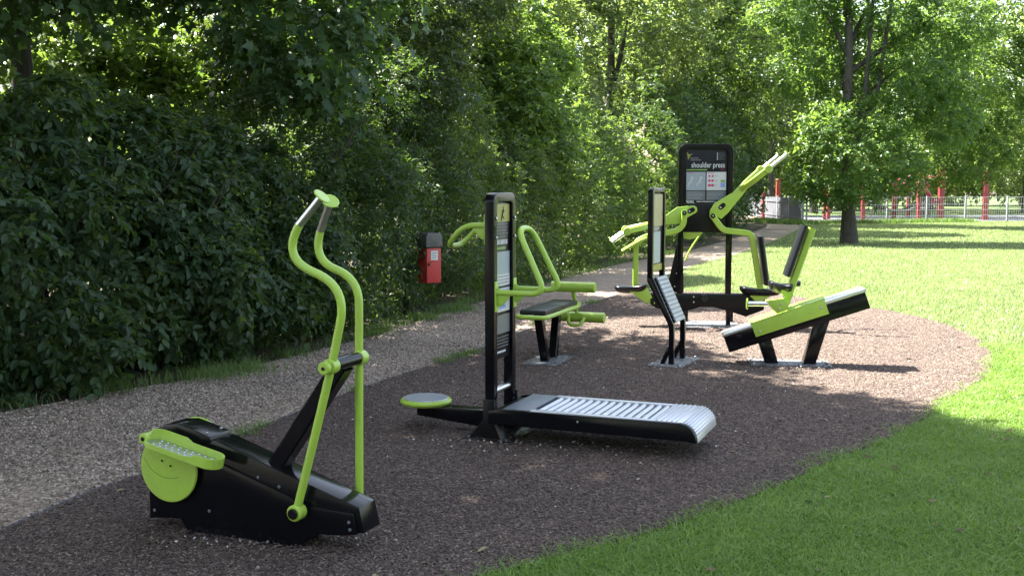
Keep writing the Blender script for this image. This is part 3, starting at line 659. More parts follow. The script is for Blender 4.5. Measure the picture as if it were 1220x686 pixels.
for k in range(1, 8):
    a = R(90 - 80 * k / 8); MB().bar([(1.248 + .103 * math.cos(a), -.255, .128 + .104 * math.sin(a)), (1.248 + .103 * math.cos(a), .255, .128 + .104 * math.sin(a))], .006, .006, .001).build('cover_rib', ALU, st)
bolts(st, [(.62, -.285, .185), (1.10, -.24, .2285), (1.10, .24, .2285), (.33, -.24, .2285), (.33, .24, .2285)], (0, -1, 0), .007, STEEL)

# ------------------------------------------------------------------ sit-up bench
bn = thing('sit_up_bench', 'black padded sit-up bench on lime tube frame with round lime leg rollers', 'exercise bench', (.34, 9.938, 0), R(70))
MB().box(-.30, .30, -.16, .18, .001, .014, .003).build('base_plate', PLATE, bn)
for a0, a1 in ((-.07, -.22), (.16, .34)):
    MB().bar([(a0, .01, .012), (a1, .03, .455)], .075, .075, .006).build('leg', BLACK, bn)
rail = fillet([(.60, -.095, .445), (-.395, -.095, .445), (-.395, .185, .445), (.60, .185, .445), (.90, .05, .445)], .07, 7)
MB().tube(rail + [(.90, .04, .445)], .020, 14).build('rail', LIME, bn, sharp=60)
MB().tube(fillet([(.60, -.095, .445), (.90, -.02, .445), (.90, .04, .445)], .08, 6), .020, 14).build('rail', LIME, bn, sharp=60)
for a0, a1 in ((-.345, .17), (.176, .64)):
    MB().box(a0, a1, -.080, .165, .462, .505, .014, 3).build('seat_pad', RUBBER, bn)
MB().tube(fillet([(.84, .02, .62), (.86, .02, .50), (.93, .02, .42), (.93, .02, .30)], .05), .019, 12).build('roller_post', LIME, bn, sharp=60)
MB().tube([(.78, .02, .62), (.90, .02, .445)], .018, 12).build('roller_post', LIME, bn, sharp=60)
MB().tube(fillet([(.88, .08, .32), (.80, .06, .235), (.80, -.06, .235), (.88, -.08, .30)], .06), .018, 12).build('roller_hanger', LIME, bn, sharp=60)
MB().cyl((.80, .235, .615), (.80, -.215, .615), .052, .006, 28).build('leg_roller', LIME, bn)
MB().cyl((.93, .20, .305), (.93, -.275, .305), .052, .006, 28).build('leg_roller', LIME, bn)

# ------------------------------------------------------------------ bent sign post with finger ladder
mp = thing('instruction_post', 'bent black instruction post holding a slatted silver panel, between bench and shoulder press', 'sign post', (1.4417, 9.655, 0), R(-24))
MB().box(-.21, .12, -.11, .53, .001, .013, .003).build('base_plate', PLATE, mp)
bolts(mp, [(-.17, -.07, .013), (.08, -.07, .013), (.08, .48, .013), (-.17, .48, .013)], (0, 0, 1), .012, STEEL, h=.012)
MB().prism(arch(0, .42, .775, 1.59, .045, .055), -.253, -.205, 'a', .006, 3).build('post_frame', BLACK, mp)
lowp = [(-.253, .776), (-.205, .80), (.0, .365), (.0, .012), (-.046, .012), (-.046, .355), (-.253, .755)]
for b0, b1 in ((0.0005, .0445), (.3755, .4195)):
    MB().prism(lowp, b0, b1, 'b', .005).build('post_leg', BLACK, mp)
    MB().prism([(-.046, .17), (-.046, .10), (-.085, .012), (-.125, .012), (-.06, .165)], b0 + .003, b1 - .003, 'b', .003).build('brace', BLACK, mp)
sg = MB().box(-.236, -.222, .046, .374, .83, 1.535, .002).build('sign_panel', INK, mp)
inset('printed_header', TAN, .052, .368, 1.24, 1.528, sg, -.2215); inset('picture_sheet', PALE, .052, .30, .985, 1.19, sg, -.2215); inset('picture_sheet', PALE, .052, .30, .905, .985, sg, -.2215)
lines(sg, WHITE, .06, .26, 1.232, 3, .013, .007, -.2205); inset('printed_bar', YEL, .052, .368, .836, .895, sg, -.2215)
sl0, sl1 = Vector((-.188, .0, .785)), Vector((.0, .0, .385)); dv = sl1 - sl0; nv = Vector((dv.z, 0, -dv.x)).normalized() * -1
MB().prism([(-.205, .775), (-.190, .782), (-.002, .383), (-.017, .376)], .046, .374, 'b', .001).build('ladder_back', BLACKM, mp)
for i in range(11):
    c = sl0 + dv * ((i + .5) / 11) + nv * .004
    h_ = dv * (.5 * .86 / 11)
    MB().prism([((c - h_).x - .005, (c - h_).z), ((c - h_).x + nv.x * .008, (c - h_).z + nv.z * .008), ((c + h_).x + nv.x * .008, (c + h_).z + nv.z * .008), ((c + h_).x - .005, (c + h_).z)], .055, .365, 'b', .001).build('slat', SLAT, mp)

# ------------------------------------------------------------------ shoulder press station
sh = thing('shoulder_press', 'tall shoulder press with black instruction board, two lime lever arms and two black saddles', 'exercise machine', (2.2555, 12.49, 0), R(-4))
MB().prism(arch(-.359, .257, .37, 2.08, .066, .085), -.035, .035, 'b', .010, 3).build('board_frame', BLACK, sh)
MB().box(-.292, .190, -.012, .012, 1.075, 1.402, .003).build('lower_board', BLACKM, sh)
bd = MB().box(-.292, .190, -.012, .012, 1.405, 2.012, .003).build('instruction_board', INK, sh)
def pr(nm, mat, a0, a1, z0, z1, par=None, y=-.0125, th=.0012): return MB().box(a0, a1, y - th, y, z0, z1, 0).build(nm, mat, par or bd)
ps = pr('picture_sheet', PALE, -.268, -.052, 1.555, 1.762); pw = pr('picture_sheet', WHITE, -.040, .180, 1.555, 1.762)
pr('text_block', GREYINK, -.268, -.052, 1.440, 1.548); pr('text_block', GREYINK, -.040, .180, 1.440, 1.548)
pr('printed_bar', GREENP, -.268, -.035, 1.778, 1.793)
def flines(par, mat, a0, a1, ztop, n, step, h, y, nm='print_line'):
    m = MB()
    for i in range(n):
        a = a0; e1 = a0 + (a1 - a0) * rr.uniform(.75, 1)
        while a < e1 - .006:
            e = min(a + rr.uniform(.008, .026), e1); m.box(a, e, y - .0006, y, ztop - i * step - h, ztop - i * step, 0); a = e + .004
    return m.build(nm, mat, par)
flines(bd, PALE, -.255, -.07, 1.535, 6, .015, .005, -.014); flines(bd, PALE, -.03, .165, 1.535, 6, .015, .005, -.014)
flines(bd, WHITE, -.268, -.16, 1.435, 1, .02, .016, -.0126); flines(bd, WHITE, -.150, .08, 1.432, 1, .02, .012, -.0126); flines(bd, WHITE, -.255, -.15, 1.413, 1, .02, .006, -.0126)
MX = lambda a, y, z: Matrix.Translation((a, y, z)) @ Matrix.Rotation(R(90), 4, 'X')
text('shoulder press', .086, WHITE, bd, MX(-.215, -.0135, 1.812), bold=.0009, sx=.74)
text('press', .02, MAG, bd, MX(.115, -.0135, 1.785))
flines(bd, GREYINK, -.225, -.10, 1.925, 2, .022, .014, -.0126, 'logo_text')
m = MB(); m.prism([(-.265, 1.985), (-.235, 1.955), (-.20, 1.975), (-.232, 1.935), (-.252, 1.895), (-.258, 1.935)], -.0140, -.0126, 'b', 0); m.build('logo', YEL, bd)
for i in range(4):
    pr('icon', WHITE, .072, .084, 1.965 - i * .022, 1.977 - i * .022); flines(bd, GREYINK, .095, .165, 1.975 - i * .022, 1, .02, .006, -.0126)
for r_ in range(3):
    for c_ in range(2):
        cx, cz = -.008 + c_ * .036, 1.715 - r_ * .052; hs = .010 + .002 * r_
        MB().prism(rrect(cx - hs * 1.2, cx + hs * 1.2, cz - hs, cz + hs, hs * .7, 3), -.0150, -.0139, 'b', 0).build('exercise_icon', MAG, bd)
flines(bd, GREYINK, .055, .085, 1.718, 3, .052, .006, -.0138); flines(bd, MAG, -.25, -.19, 1.752, 1, .02, .007, -.0138); flines(bd, MAG, -.03, .05, 1.752, 1, .02, .007, -.0138)
pr('picture_print', GREENP, .118, .168, 1.645, 1.672, bd, -.0138); pr('picture_print', BLUEP, .118, .168, 1.59, 1.64, bd, -.0138)
for cx in (-.215, -.115):
    m = MB()
    m.cyl((cx + .012, -.0138, 1.70), (cx + .012, -.0150, 1.70), .010, 0, 10)
    for p0, p1, w in (((.008, 1.69), (-.004, 1.64), .012), ((-.004, 1.64), (-.03, 1.635), .009), ((-.03, 1.635), (-.032, 1.60), .008), ((.006, 1.683), (.030, 1.70), .006)):
        m.bar([(cx + p0[0], -.0144, p0[1]), (cx + p1[0], -.0144, p1[1])], .001, w, .0002)
    m.build('figure_sketch', WHITE, bd)
# base
beam = [(-.70, .345), (-.69, .375), (.60, .372), (.64, .33), (.625, .195), (.424, .117), (.239, .175), (.054, .224), (-.091, .224), (-.254, .175), (-.42, .165), (-.60, .21), (-.69, .27)]
MB().prism(beam, -.068, -.036, 'b', .004).build('base_beam', BLACKM, sh)
MB().prism(beam, .036, .068, 'b', .004).build('base_beam', BLACKM, sh)
MB().box(-.359, .257, -.034, .034, .345, .369, .003).build('crossbar', BLACK, sh)
for a0, a1, b in ((-.30, -.255, 0), (.205, .255, 0), (.285, .325, .3), (-.24, -.2, .3)):
    MB().box(a0, a1, b - .03, b + .03, .012, .343 if b == 0 else .2, .004).build('foot_post', BLACK, sh)
MB().box(-.33, .36, -.22, .38, .001, .013, .003).build('base_plate', PLATE, sh)
MB().prism([(-.335, 1.07), (-.295, 1.07), (-.275, .38), (-.455, .38), (-.445, .53)], .0355, .055, 'b', .003).build('strut_plate', BLACKM, sh)
bolts(sh, [(-.33, .0355, .98), (-.345, .0355, .80), (-.36, .0355, .60), (-.38, .0355, .45)], (0, -1, 0), .010, STEEL)
MB().cyl((-.05, -.069, .325), (-.05, -.095, .325), .05, .01).build('stop_buffer', RUBBER, sh); bolts(sh, [(-.17, -.068, .34), (-.17, -.068, .28)], (0, -1, 0), .010, STEEL)
# right lever
ra = thing_part = MB().prism([(-.011, 1.286), (-.002, 1.335), (.044, 1.41), (.252, 1.534), (.33, 1.615), (.41, 1.575), (.376, 1.524), (.20, 1.30), (.124, 1.229), (.095, 1.25), (.055, 1.262), (.02, 1.245)], -.085, -.060, 'b', .004).build('lever_arm', LIME, sh)
MB().prism(rrect(-.035, .035, -.022, .022, .021), 0, 1, 'b', 0)
def slot(par, a, z, ang, b):
    c, s_ = math.cos(ang), math.sin(ang); pts = [(a + x * c - y * s_, z + x * s_ + y * c) for x, y in rrect(-.045, .045, -.026, .026, .025)]
    o = MB().prism(pts, b - .004, b - .0005, 'b', .001).build('slot', INK, par)
    MB().cyl((a - .022 * c, b - .0045, z - .022 * s_), (a - .022 * c, b - .010, z - .022 * s_), .010, .002, 12).build('bolt', STEEL, par)
slot(ra, .131, 1.375, R(42), -.085)
def pivot(par, a, z, b):
    o = MB().cyl((a, b - .0005, z), (a, b - .012, z), .027, .004, 20).build('pivot_cap', BLACKM, par); MB().cyl((a, b - .0125, z), (a, b - .016, z), .008, .001, 10).build('bolt', STEEL, par)
def fork(par, p0, pc, pe, b_off):
    for b in (-.30, .26):
        MB().bar(fillet([(p0[0], -.072, p0[1]), (p0[0] + (pc[0] - p0[0]) * .35, -.072 + (b + .072) * .75, p0[1] + (pc[1] - p0[1]) * .35), (pc[0], b, pc[1])], .10, 5), .035, .065, .008).build('fork_arm', LIME, par)
        MB().cyl((pc[0], b - .025, pc[1]), (pc[0], b + .025, pc[1]), .046, .006, 24).build('knuckle', LIME, par)
        q0 = Vector((pc[0], b, pc[1])); q1 = Vector((pe[0], b, pe[1])); d = (q1 - q0).normalized()
        MB().cyl(q0 + d * .03, q1, .019, .001, 18).build('grip_sleeve', STEEL, par); MB().cyl(q1, q1 + d * .010, .042, .003, 24).build('grip_cap', LIME, par)
fork(ra, (.34, 1.565), (.605, 1.79), (.80, 1.95), 0)
rt = MB().bar(fillet([(.012, -.10, 1.285), (.14, -.10, 1.105), (.465, -.10, 1.068), (.575, -.10, .44)], .06, 6), .045, .068, .008).build('seat_frame', LIME, sh)
pivot(rt, .027, 1.267, -.124)
MB().bar([(.560, -.10, 1.04), (.640, -.10, .49)], .27, .050, .016).build('back_pad', RUBBER, sh, sharp=60)
saddle(sh, .585, -.06, .425, .47, .27, RUBBER, 1)
MB().prism([(.46, .36), (.70, .40), (.68, .345), (.60, .30), (.52, .30)], -.10, -.03, 'b', .004).build('seat_bracket', LIME, sh)
# left lever
la = MB().prism([(-.145, 1.324), (-.152, 1.362), (-.182, 1.384), (-.375, 1.362), (-.52, 1.255), (-.66, 1.215), (-.66, 1.135), (-.50, 1.165), (-.34, 1.175), (-.268, 1.239), (-.16, 1.30)], -.085, -.060, 'b', .004).build('lever_arm', LIME, sh)
slot(la, -.215, 1.327, R(28), -.085)
fork(la, (-.60, 1.18), (-.945, 1.095), (-1.107, .975), 0)
lt = MB().bar(fillet([(-.296, -.10, 1.315), (-.296, -.10, 1.17), (-.37, -.10, 1.095), (-.72, -.10, 1.03), (-.838, -.10, .97), (-.838, -.10, .46)], .05, 6), .045, .064, .008).build('seat_frame', LIME, sh)
pivot(lt, -.296, 1.30, -.124)
MB().prism([(-.72, 1.03), (-.80, .995), (-.90, .935), (-1.0, .872), (-.995, .862), (-.89, .912), (-.80, .965), (-.72, 1.00)], -.24, .04, 'b', .003).build('back_pad', LIME, sh)
saddle(sh, -.885, -.06, .452, .38, .27, RUBBER, -1)
MB().prism([(-.93, .425), (-.70, .445), (-.61, .265), (-.655, .245), (-.76, .30)], -.125, -.070, 'b', .004).build('seat_bracket', LIME, sh)
MB().prism(rrect(-.665, -.625, .25, .33, .018), -.135, -.126, 'b', .002).build('slot', INK, sh)
MB().prism([(-.288, 1.072), (-.075, 1.072), (-.10, 1.04), (-.16, 1.005), (-.22, .992), (-.288, 1.005)], .030, .034, 'b', .001).build('arc_plate', LIME, sh)
MB().tube([(-.078, .06, 1.072), (-.12, .06, 1.01), (-.17, .06, .935), (-.215, .06, .86), (-.262, .06, .75)], .010, 8).build('arc_tube', LIME, sh, sharp=60)

# ------------------------------------------------------------------ leg press
rw = thing('leg_press', 'sloping black leg press beam with lime carriage, seat and tilted black backrest', 'exercise machine', (2.478, 9.655, 0), R(-8))
MB().prism([(-.583, .262), (-.526, .11), (.690, .532), (.640, .672), (.628, .676)], 0, .25, 'b', .006).build('beam', BLACK, rw)
MB().prism([(-.590, .268), (-.584, .250), (.652, .678), (.640, .705), (-.570, .282)], -.008, .258, 'b', .004).build('beam_cap', STEEL, rw)
MB().box(-.47, -.42, -.004, -.0005, .245, .275, .001).build('vent_plate', INK, rw)
cr = MB().prism([(-.345, .385), (-.296, .258), (.335, .478), (.290, .604), (-.03, .492)], -.016, -.0085, 'b', .002).build('carriage', LIME, rw)
MB().prism([(-.345, .385), (-.296, .258), (.335, .478), (.290, .604), (-.03, .492)], .2585, .266, 'b', .002).build('carriage_side', LIME, cr)
MB().prism([(-.350, .383), (-.346, .372), (.296, .600), (.290, .618)], -.016, .266, 'b', .003).build('carriage_top', LIME, cr)
bolts(cr, [(-.265, -.016, .310), (.262, -.016, .530)], (0, -1, 0), .012, STEEL)
MB().bar([(-.055, .125, .47), (.188, .125, 1.228)], .08, .062, .010).build('seat_post', LIME, rw)
MB().bar([(-.028, .125, .80), (.118, .125, 1.255)], .26, .048, .014).build('back_pad', RUBBER, rw, sharp=60)
saddle(rw, -.075, .125, .715, .22, .25, RUBBER, 1)
MB().prism([(-.225, .59), (-.06, .615), (-.02, .545), (-.05, .50), (-.12, .475), (-.17, .525)], -.060, -.030, 'b', .003).build('grip_bracket', LIME, rw)
MB().prism([(-.09, .69), (.02, .69), (.03, .62), (-.04, .60)], .06, .19, 'b', .003).build('seat_bracket', LIME, rw)
bolts(rw, [(-.09, -.060, .56), (-.10, -.060, .52)], (0, -1, 0), .010, STEEL)
gp = MB().cyl((-.375, -.045, .560), (-.20, -.045, .562), .021, .002, 18).build('grip_sleeve', STEEL, rw)
MB().cyl((-.388, -.045, .560), (-.375, -.045, .560), .050, .003, 24).build('grip_cap', LIME, gp)
MB().cyl((.03, .31, .715), (.12, .31, .715), .028, .008, 16).build('side_grip', RUBBER, rw)
MB().cyl((.00, .24, .66), (.04, .30, .71), .012, .002, 10).build('side_grip_stem', LIME, rw)
for pts in ([(-.265, .190), (-.205, .012), (-.088, .012), (-.155, .238)], [(.128, .012), (.238, .012), (.352, .408), (.222, .366)]):
    MB().prism(pts, .055, .195, 'b', .005).build('leg', BLACK, rw)
MB().box(-.34, .37, -.06, .31, .001, .013, .003).build('base_plate', PLATE, rw)
bolts(rw, [(-.31, -.03, .013), (.34, -.03, .013), (.0, .0, .013), (-.31, .28, .013)], (0, 0, 1), .012, STEEL, h=.012)

# ------------------------------------------------------------------ waste bin
wb = thing('waste_bin', 'small red dog waste bin with dark lid half sunk in the hedge', 'bin', (-.924, 12.90, .04), R(38))
MB().box(-.025, .025, .60, .65, -.08, .95, .004).build('post', BLACKM, wb); MB().box(-.02, .02, .192, .598, .55, .60, .003).build('bracket', BLACKM, wb)
by = MB().prism([(0, .42), (.20, .42), (.20, .83), (0, .83)], -.0, .19, 'b', .006).build('body', RED, wb)
by.location = (-.10, 0, 0)
MB().box(-.098, .098, .004, .186, .832, .845, .002).build('rim', INK, wb)
MB().prism([(-.115, .846), (.115, .846), (.115, .97), (.09, 1.01), (-.09, 1.01), (-.115, .97)], -.012, .205, 'b', .006).build('hood', paint('dark_hood', (.05, .052, .058), .5, dirt=.5), wb)
MB().box(-.045, .055, -.0030, -.0006, .69, .80, 0).build('notice', WHITE, wb)
m = MB()
for i in range(4): m.box(-.035, .045 - .02 * (i % 2), -.0040, -.0031, .775 - .022 * i, .783 - .022 * i, 0)
m.build('notice_print', GREYINK, wb)
MB().cyl((-.075, -.001, .64), (-.075, -.012, .64), .016, .003, 12).build('lock', INK, wb)

# ------------------------------------------------------------------ fences and playground
def board_fence(name, label, p0, p1, n, h, postmat=GREYPOST):
    p0, p1 = Vector(p0), Vector(p1); L = (p1 - p0).length; t = thing(name, label, 'fence', (p0.x, p0.y, 0), math.atan2(p1.y - p0.y, p1.x - p0.x)); seg = L / n
    for i in range(n + 1): MB().box(i * seg - .05, i * seg + .05, -.05, .05, 0, h + .06, .008).build('post', postmat, t)
    for i in range(n):
        for z in (.25, h - .2): MB().box(i * seg + .052, (i + 1) * seg - .052, .025, .06, z - .04, z + .04, .003).build('rail', BOARD, t)
        m = MB(); k = int(seg / .15); w = (seg - .11) / k; rr2 = random.Random(i)
        for j in range(k): m.box(i * seg + .055 + j * w + .004, i * seg + .055 + (j + 1) * w - .004, 0, .024 + rr2.uniform(-.004, .003), .04, h + rr2.uniform(-.02, .01), .0)
        m.build('board_panel', BOARD, t, 'stuff')
    return t
board_fence('board_fence', 'weathered grey board fence beside the far end of the gravel path', (12.3, 46.3), (13.0, 60), 5, 1.1)
rp = thing('gate_post', 'short red painted post standing beside the grey board fence', 'post', (12.72, 55.2, 0))
MB().box(-.11, .11, -.11, .11, 0, 1.22, .01).build('shaft', REDP, rp); MB().prism([(-.12, 1.221), (.12, 1.221), (.0, 1.30)], -.12, .12, 'b', .004).build('cap', REDP, rp)
def mesh_fence(name, label, pts, h):
    t = thing(name, label, 'fence', (pts[0][0], pts[0][1], 0)); o = Vector((pts[0][0], pts[0][1], 0))
    q = MB(); q.box(-.035, .035, -.035, .035, 0, h + .05, .004); pme = q.mesh('post')
    for x, y in pts: l = link('post', pme, GREYPOST, t); l.location = (x - o.x, y - o.y, 0)
    for (x0, y0), (x1, y1) in zip(pts, pts[1:]):
        m = MB(); a, b = Vector((x0, y0, 0)) - o, Vector((x1, y1, 0)) - o; n = int((b - a).length / .12)
        for i in range(1, n): p = a.lerp(b, i / n); m.tube([p + Vector((0, 0, .04)), p + Vector((0, 0, h))], .006, 4)
        for z in (.05, .3, .55, .8, h - .01): m.tube([a + Vector((0, 0, z)), b + Vector((0, 0, z))], .008, 4)
        m.build('wire_panel', GREYPOST, t, 'stuff')
    return t
mesh_fence('wire_fence', 'pale grey welded wire fence along the front of the playground', [(12.45, 46.2), (14.4, 47.0), (16.4, 47.8), (18.4, 48.5), (20.4, 49.2), (22.6, 49.9), (25, 50.6)], 1.12)
def playpost(par, x, y, h, w=.085, mat=REDP, name='post'): return MB().box(x - w, x + w, y - w, y + w, 0, h, .02).build(name, mat, par)
cf = thing('climbing_frame', 'red climbing frame with sagging rope bridge behind the wire fence', 'climbing frame', (18.3, 52.5, 0))
for x, y, h in ((-1.35, .3, 1.9), (-.95, 1.6, 1.9), (.90, -.9, 2.0), (2.6, 5.2, 2.0), (1.35, .4, 2.2)): playpost(cf, x, y, h)
br = MB()
for s_ in (-.5, .5):
    br.tube([(-.9 + 2.6 * t, .9 + s_ - .4 * t, .95 - .55 * math.sin(math.pi * t)) for t in np.linspace(0, 1, 14)], .05, 6)
    br.tube([(-.9 + 2.6 * t, .9 + s_ - .4 * t, 1.5 - .45 * math.sin(math.pi * t)) for t in np.linspace(0, 1, 14)], .03, 6)
br.build('rope', ROPE, cf)
m = MB()
for t in np.linspace(.04, .96, 22): m.box(-.9 + 2.6 * t - .05, -.9 + 2.6 * t + .05, .4 - .4 * t, 1.4 - .4 * t, .93 - .55 * math.sin(math.pi * t), .97 - .55 * math.sin(math.pi * t), 0)
m.build('bridge_plank', ROPE, cf, 'stuff')
MB().tube(fillet([(.95, -.9, 1.55), (1.45, -.7, 1.2), (1.7, -.6, .75), (1.9, -.55, .95)], .4), .11, 10).build('slide_rail', REDP, cf)
pu = thing('play_panel', 'row of short red posts with a panel behind the lawn tree trunk', 'play equipment', (15.4, 53.0, 0))
for x, y, h in ((-.25, 0, 1.5), (.05, .4, 1.5), (.50, -.6, 1.6), (.75, -.6, 1.7), (1.0, .2, 1.4)): playpost(pu, x, y, h, .07)
MB().box(.50, .76, -.62, -.56, .5, 1.1, .01).build('panel', ORANGE, pu)
sw = thing('swing_tower', 'tall red play tower post and cradle seat at the right end of the fence', 'play tower', (19.9, 51.2, 0))
playpost(sw, .05, -.3, 2.5, .12); playpost(sw, -1.25, 2.2, 2.1, .10); playpost(sw, 2.6, .8, 2.3, .11)
MB().bar([(-1.25, 2.2, 1.9), (.05, -.3, 2.1)], .09, .09, .01).build('beam', REDP, sw)
MB().box(-.72, -.12, -.4, .2, .55, .62, .02).build('cradle_floor', ROPE, sw)
m = MB()
for k in range(7): m.box(-.72 + k * .095, -.69 + k * .095, -.4, -.37, .62, 1.0, 0)
m.box(-.72, -.12, -.4, -.36, 1.0, 1.06, 0); m.build('cradle_rail', ROPE, sw)
MB().tube([(-.4, -.1, 1.5 ), (-.9, -.1, 2.0), (-1.3, -.1, 2.1), (-1.6, -.1, 1.7)], .10, 8).build('hoop', REDP, sw)
fg = thing('spring_post', 'orange play post seen under the tree left of the lawn trunk', 'play post', (13.6, 56.0, 0))
playpost(fg, 0, 0, 1.9, .10, ORANGE, 'shaft'); MB().cyl((0, 0, 1.9), (0, 0, 1.96), .15, .02).build('cap', ORANGE, fg)

# ------------------------------------------------------------------ hedge along the path
HG = 'hedge shrubs along the path'
def off(y, d):
    x = float(hedge_x(y)); tx = float(hedge_x(y + .5) - hedge_x(y - .5)); t = Vector((tx, 1)).normalized(); return (x - t.y * d, y + t.x * d)
def hedge_shrub(y, depth, h, ln, n, size, mat, label, seed, shape='simple', kind='hedge shrub', spray=.22, **kw):
    cx, cy = off(y, depth); rr2 = random.Random(seed); bl = []
    for i in range(7):
        u = (i / 6 - .5); px, py = off(y + u * ln, depth + rr2.uniform(-.12, .22)); z0 = rr2.uniform(.28, .45) * h
        bl.append((px, py, z0, depth * rr2.uniform(.82, 1.0), ln * .26, z0 * rr2.uniform(.95, 1.1)))
        bl.append((px - .15, py + rr2.uniform(-.1, .1), h * rr2.uniform(.62, .74), depth * rr2.uniform(.72, .95), ln * .24, h * rr2.uniform(.24, .32)))
    for i in range(5):
        u = rr2.uniform(-.55, .55); px, py = off(y + u * ln, depth + rr2.uniform(-.45, .3)); bl.append((px, py, h * rr2.uniform(.75, 1.08), rr2.uniform(.22, .4), rr2.uniform(.22, .4), h * rr2.uniform(.10, .2)))
        u = rr2.uniform(-.5, .5); px, py = off(y + u * ln, depth * rr2.uniform(.05, .25)); bl.append((px, py, h * rr2.uniform(.1, .7), .3, .32, rr2.uniform(.2, .42)))
    t = thing('hedge_shrub', label, 'shrub', (cx, cy, 0), 0, HG)
    for k in range(4):
        a = rr2.uniform(0, 6.28); m = MB(); m.tube([(math.cos(a) * .1, math.sin(a) * .1, -.03), (math.cos(a) * .3, math.sin(a) * .3, h * .45), (math.cos(a) * .5, math.sin(a) * .6, h * .8)], lambda q: .03 - .02 * q, 6); m.build('stem', BARK, t, sharp=80)
    for k in range(9 if y < 19 else 0):
        qx, qy = off(y + rr2.uniform(-.5, .5) * ln, depth * rr2.uniform(.0, .5)); qz = rr2.uniform(.3, .85) * h; dx, dy = rr2.uniform(.05, .3), rr2.uniform(-.25, .1)
        m = MB(); m.tube([(qx - cx - .25, qy - cy + .1, qz - .35), (qx - cx, qy - cy, qz), (qx - cx + dx, qy - cy + dy, qz + rr2.uniform(.1, .35))], lambda q: .008 - .005 * q, 5); m.build('twig', BARK, t, sharp=80)
    foliage('new_growth', bl, n // 7, size * .8, L_MIX if mat is L_HEDGE else L_HAZEL, t, (cx, cy, 0), seed + 500, 'simple', spray=spray * .7, zmin=.05, inner=0, back=.1, hollow=2.6)
    foliage('foliage', bl, n, size, mat, t, (cx, cy, 0), seed, shape, spray=spray, zmin=.02, inner=.2, back=.25, **kw); return t
hedge_shrub(6.6, .9, 2.6, 2.2, 20000, .08, L_HEDGE, 'dark hedge shrub at the left edge of the photo', 101, droop=.6)
hedge_shrub(8.6, .85, 2.3, 2.0, 26000, .082, L_HEDGE, 'near dark ivy-like hedge shrub left of the cross trainer', 102, 'oval', droop=.65)
hedge_shrub(10.2, .85, 2.05, 1.9, 32000, .072, L_HEDGE, 'dark hedge shrub behind the cross trainer handlebars', 103, 'oval', droop=.6)
hedge_shrub(11.9, .85, 2.7, 1.9, 34000, .058, L_HEDGE, 'dark hedge shrub between the cross trainer and the red bin', 104)
hedge_shrub(13.7, .85, 2.9, 2.0, 34000, .052, L_HEDGE, 'dark hedge shrub around the red bin', 105)
hedge_shrub(15.7, .9, 3.0, 2.2, 32000, .055, L_MIX, 'green hedge shrub just right of the sign post top', 106)
hedge_shrub(17.9, .95, 2.7, 2.4, 28000, .06, L_MIX, 'green hedge shrub behind the sit-up bench', 107)
hedge_shrub(20.3, 1.0, 2.7, 2.6, 26000, .065, L_MIX, 'leafy hedge shrub above the bench rollers', 108)
hedge_shrub(22.9, 1.1, 3.0, 2.8, 24000, .07, L_HAZEL, 'sunlit yellow-green hedge shrub left of the instruction post', 109)
hedge_shrub(25.8, 1.2, 3.1, 3.2, 22000, .075, L_MIX, 'sunlit shrub with cream blossom left of the shoulder press board', 110)
hedge_shrub(29.5, 1.4, 3.9, 3.8, 18000, .085, L_DARK, 'dark shrub behind the shoulder press board', 111)
hedge_shrub(34.0, 1.6, 4.8, 4.6, 24000, .10, L_DARK, 'dark shrub where the path bends, right of the board', 112)
hedge_shrub(40.5, 1.8, 5.6, 6.0, 22000, .12, L_DARK, 'far dark shrub at the end of the hedge', 113)
# blossom on the cream flowering shrub
bs = thing('blossom_spray', 'cream flower spikes on the sunlit shrub', 'blossom', (2.6, 25.0, 0)); rngb = np.random.default_rng(77)
for i in range(14):
    cx, cy, cz = 2.75 + rngb.normal(0, .28), 24.6 + rngb.normal(0, .2), 2.25 + rngb.normal(0, .22)
    foliage('flower_spike', [(cx, cy, cz, .07, .07, .16)], 60, .05, L_FLOWER, bs, (2.6, 25.0, 0), 300 + i, spray=.05, k=5, hollow=9)

# ------------------------------------------------------------------ trees
TG = 'trees behind the hedge'
maple_bl = [(-3.7, 11.4, 4.55, 1.2, 1.0, .95), (-2.4, 11.9, 3.55, 1.0, .9, 1.05), (-4.9, 10.6, 4.15, 1.2, 1.0, 1.0), (-1.9, 12.6, 4.3, .9, .9, .9), (-3.0, 12.0, 4.9, 1.5, 1.2, 1.2), (-4.8, 11.2, 5.2, 1.6, 1.4, 1.4), (-6.0, 10.8, 4.4, 1.5, 1.3, 1.4), (-4.2, 12.0, 6.6, 1.8, 1.5, 1.4), (-6.2, 11.5, 6.6, 1.6, 1.6, 1.5)]
mt = tree('maple_tree', 'maple tree with large lobed leaves overhanging the top left corner', 'tree', (-5.6, 12.6), 6.5, .17, maple_bl, 38000, .105, L_MAPLE, 201, TG, 'maple', spray=.5, droop=.5, k=7, hollow=1.0)
rngm = np.random.default_rng(9); A = foliage_arrays(maple_bl[:5], 1600, .125, rngm, k=5, spray=.45, droop=.5, inner=0, back=.0)
P, D, N, S = A; px = P[:, 0] / P[:, 1]; ok = np.where((px > -.42) & (px < -.12) & (P[:, 2] < 1.6 + .19 * P[:, 1]) & (P[:, 2] > 2.2) & ~((px > -.36) & (px < -.235) & (P[:, 2] < 3.25)))[0][:260]
V, F = leaf_verts(np.zeros((1, 3)), np.array([[1., 0, 0]]), np.array([[0, 0, 1.]]), np.array([1.0]), 'maple'); lme = np_mesh('leaf', V, F); lme.materials.append(L_MAPLE)
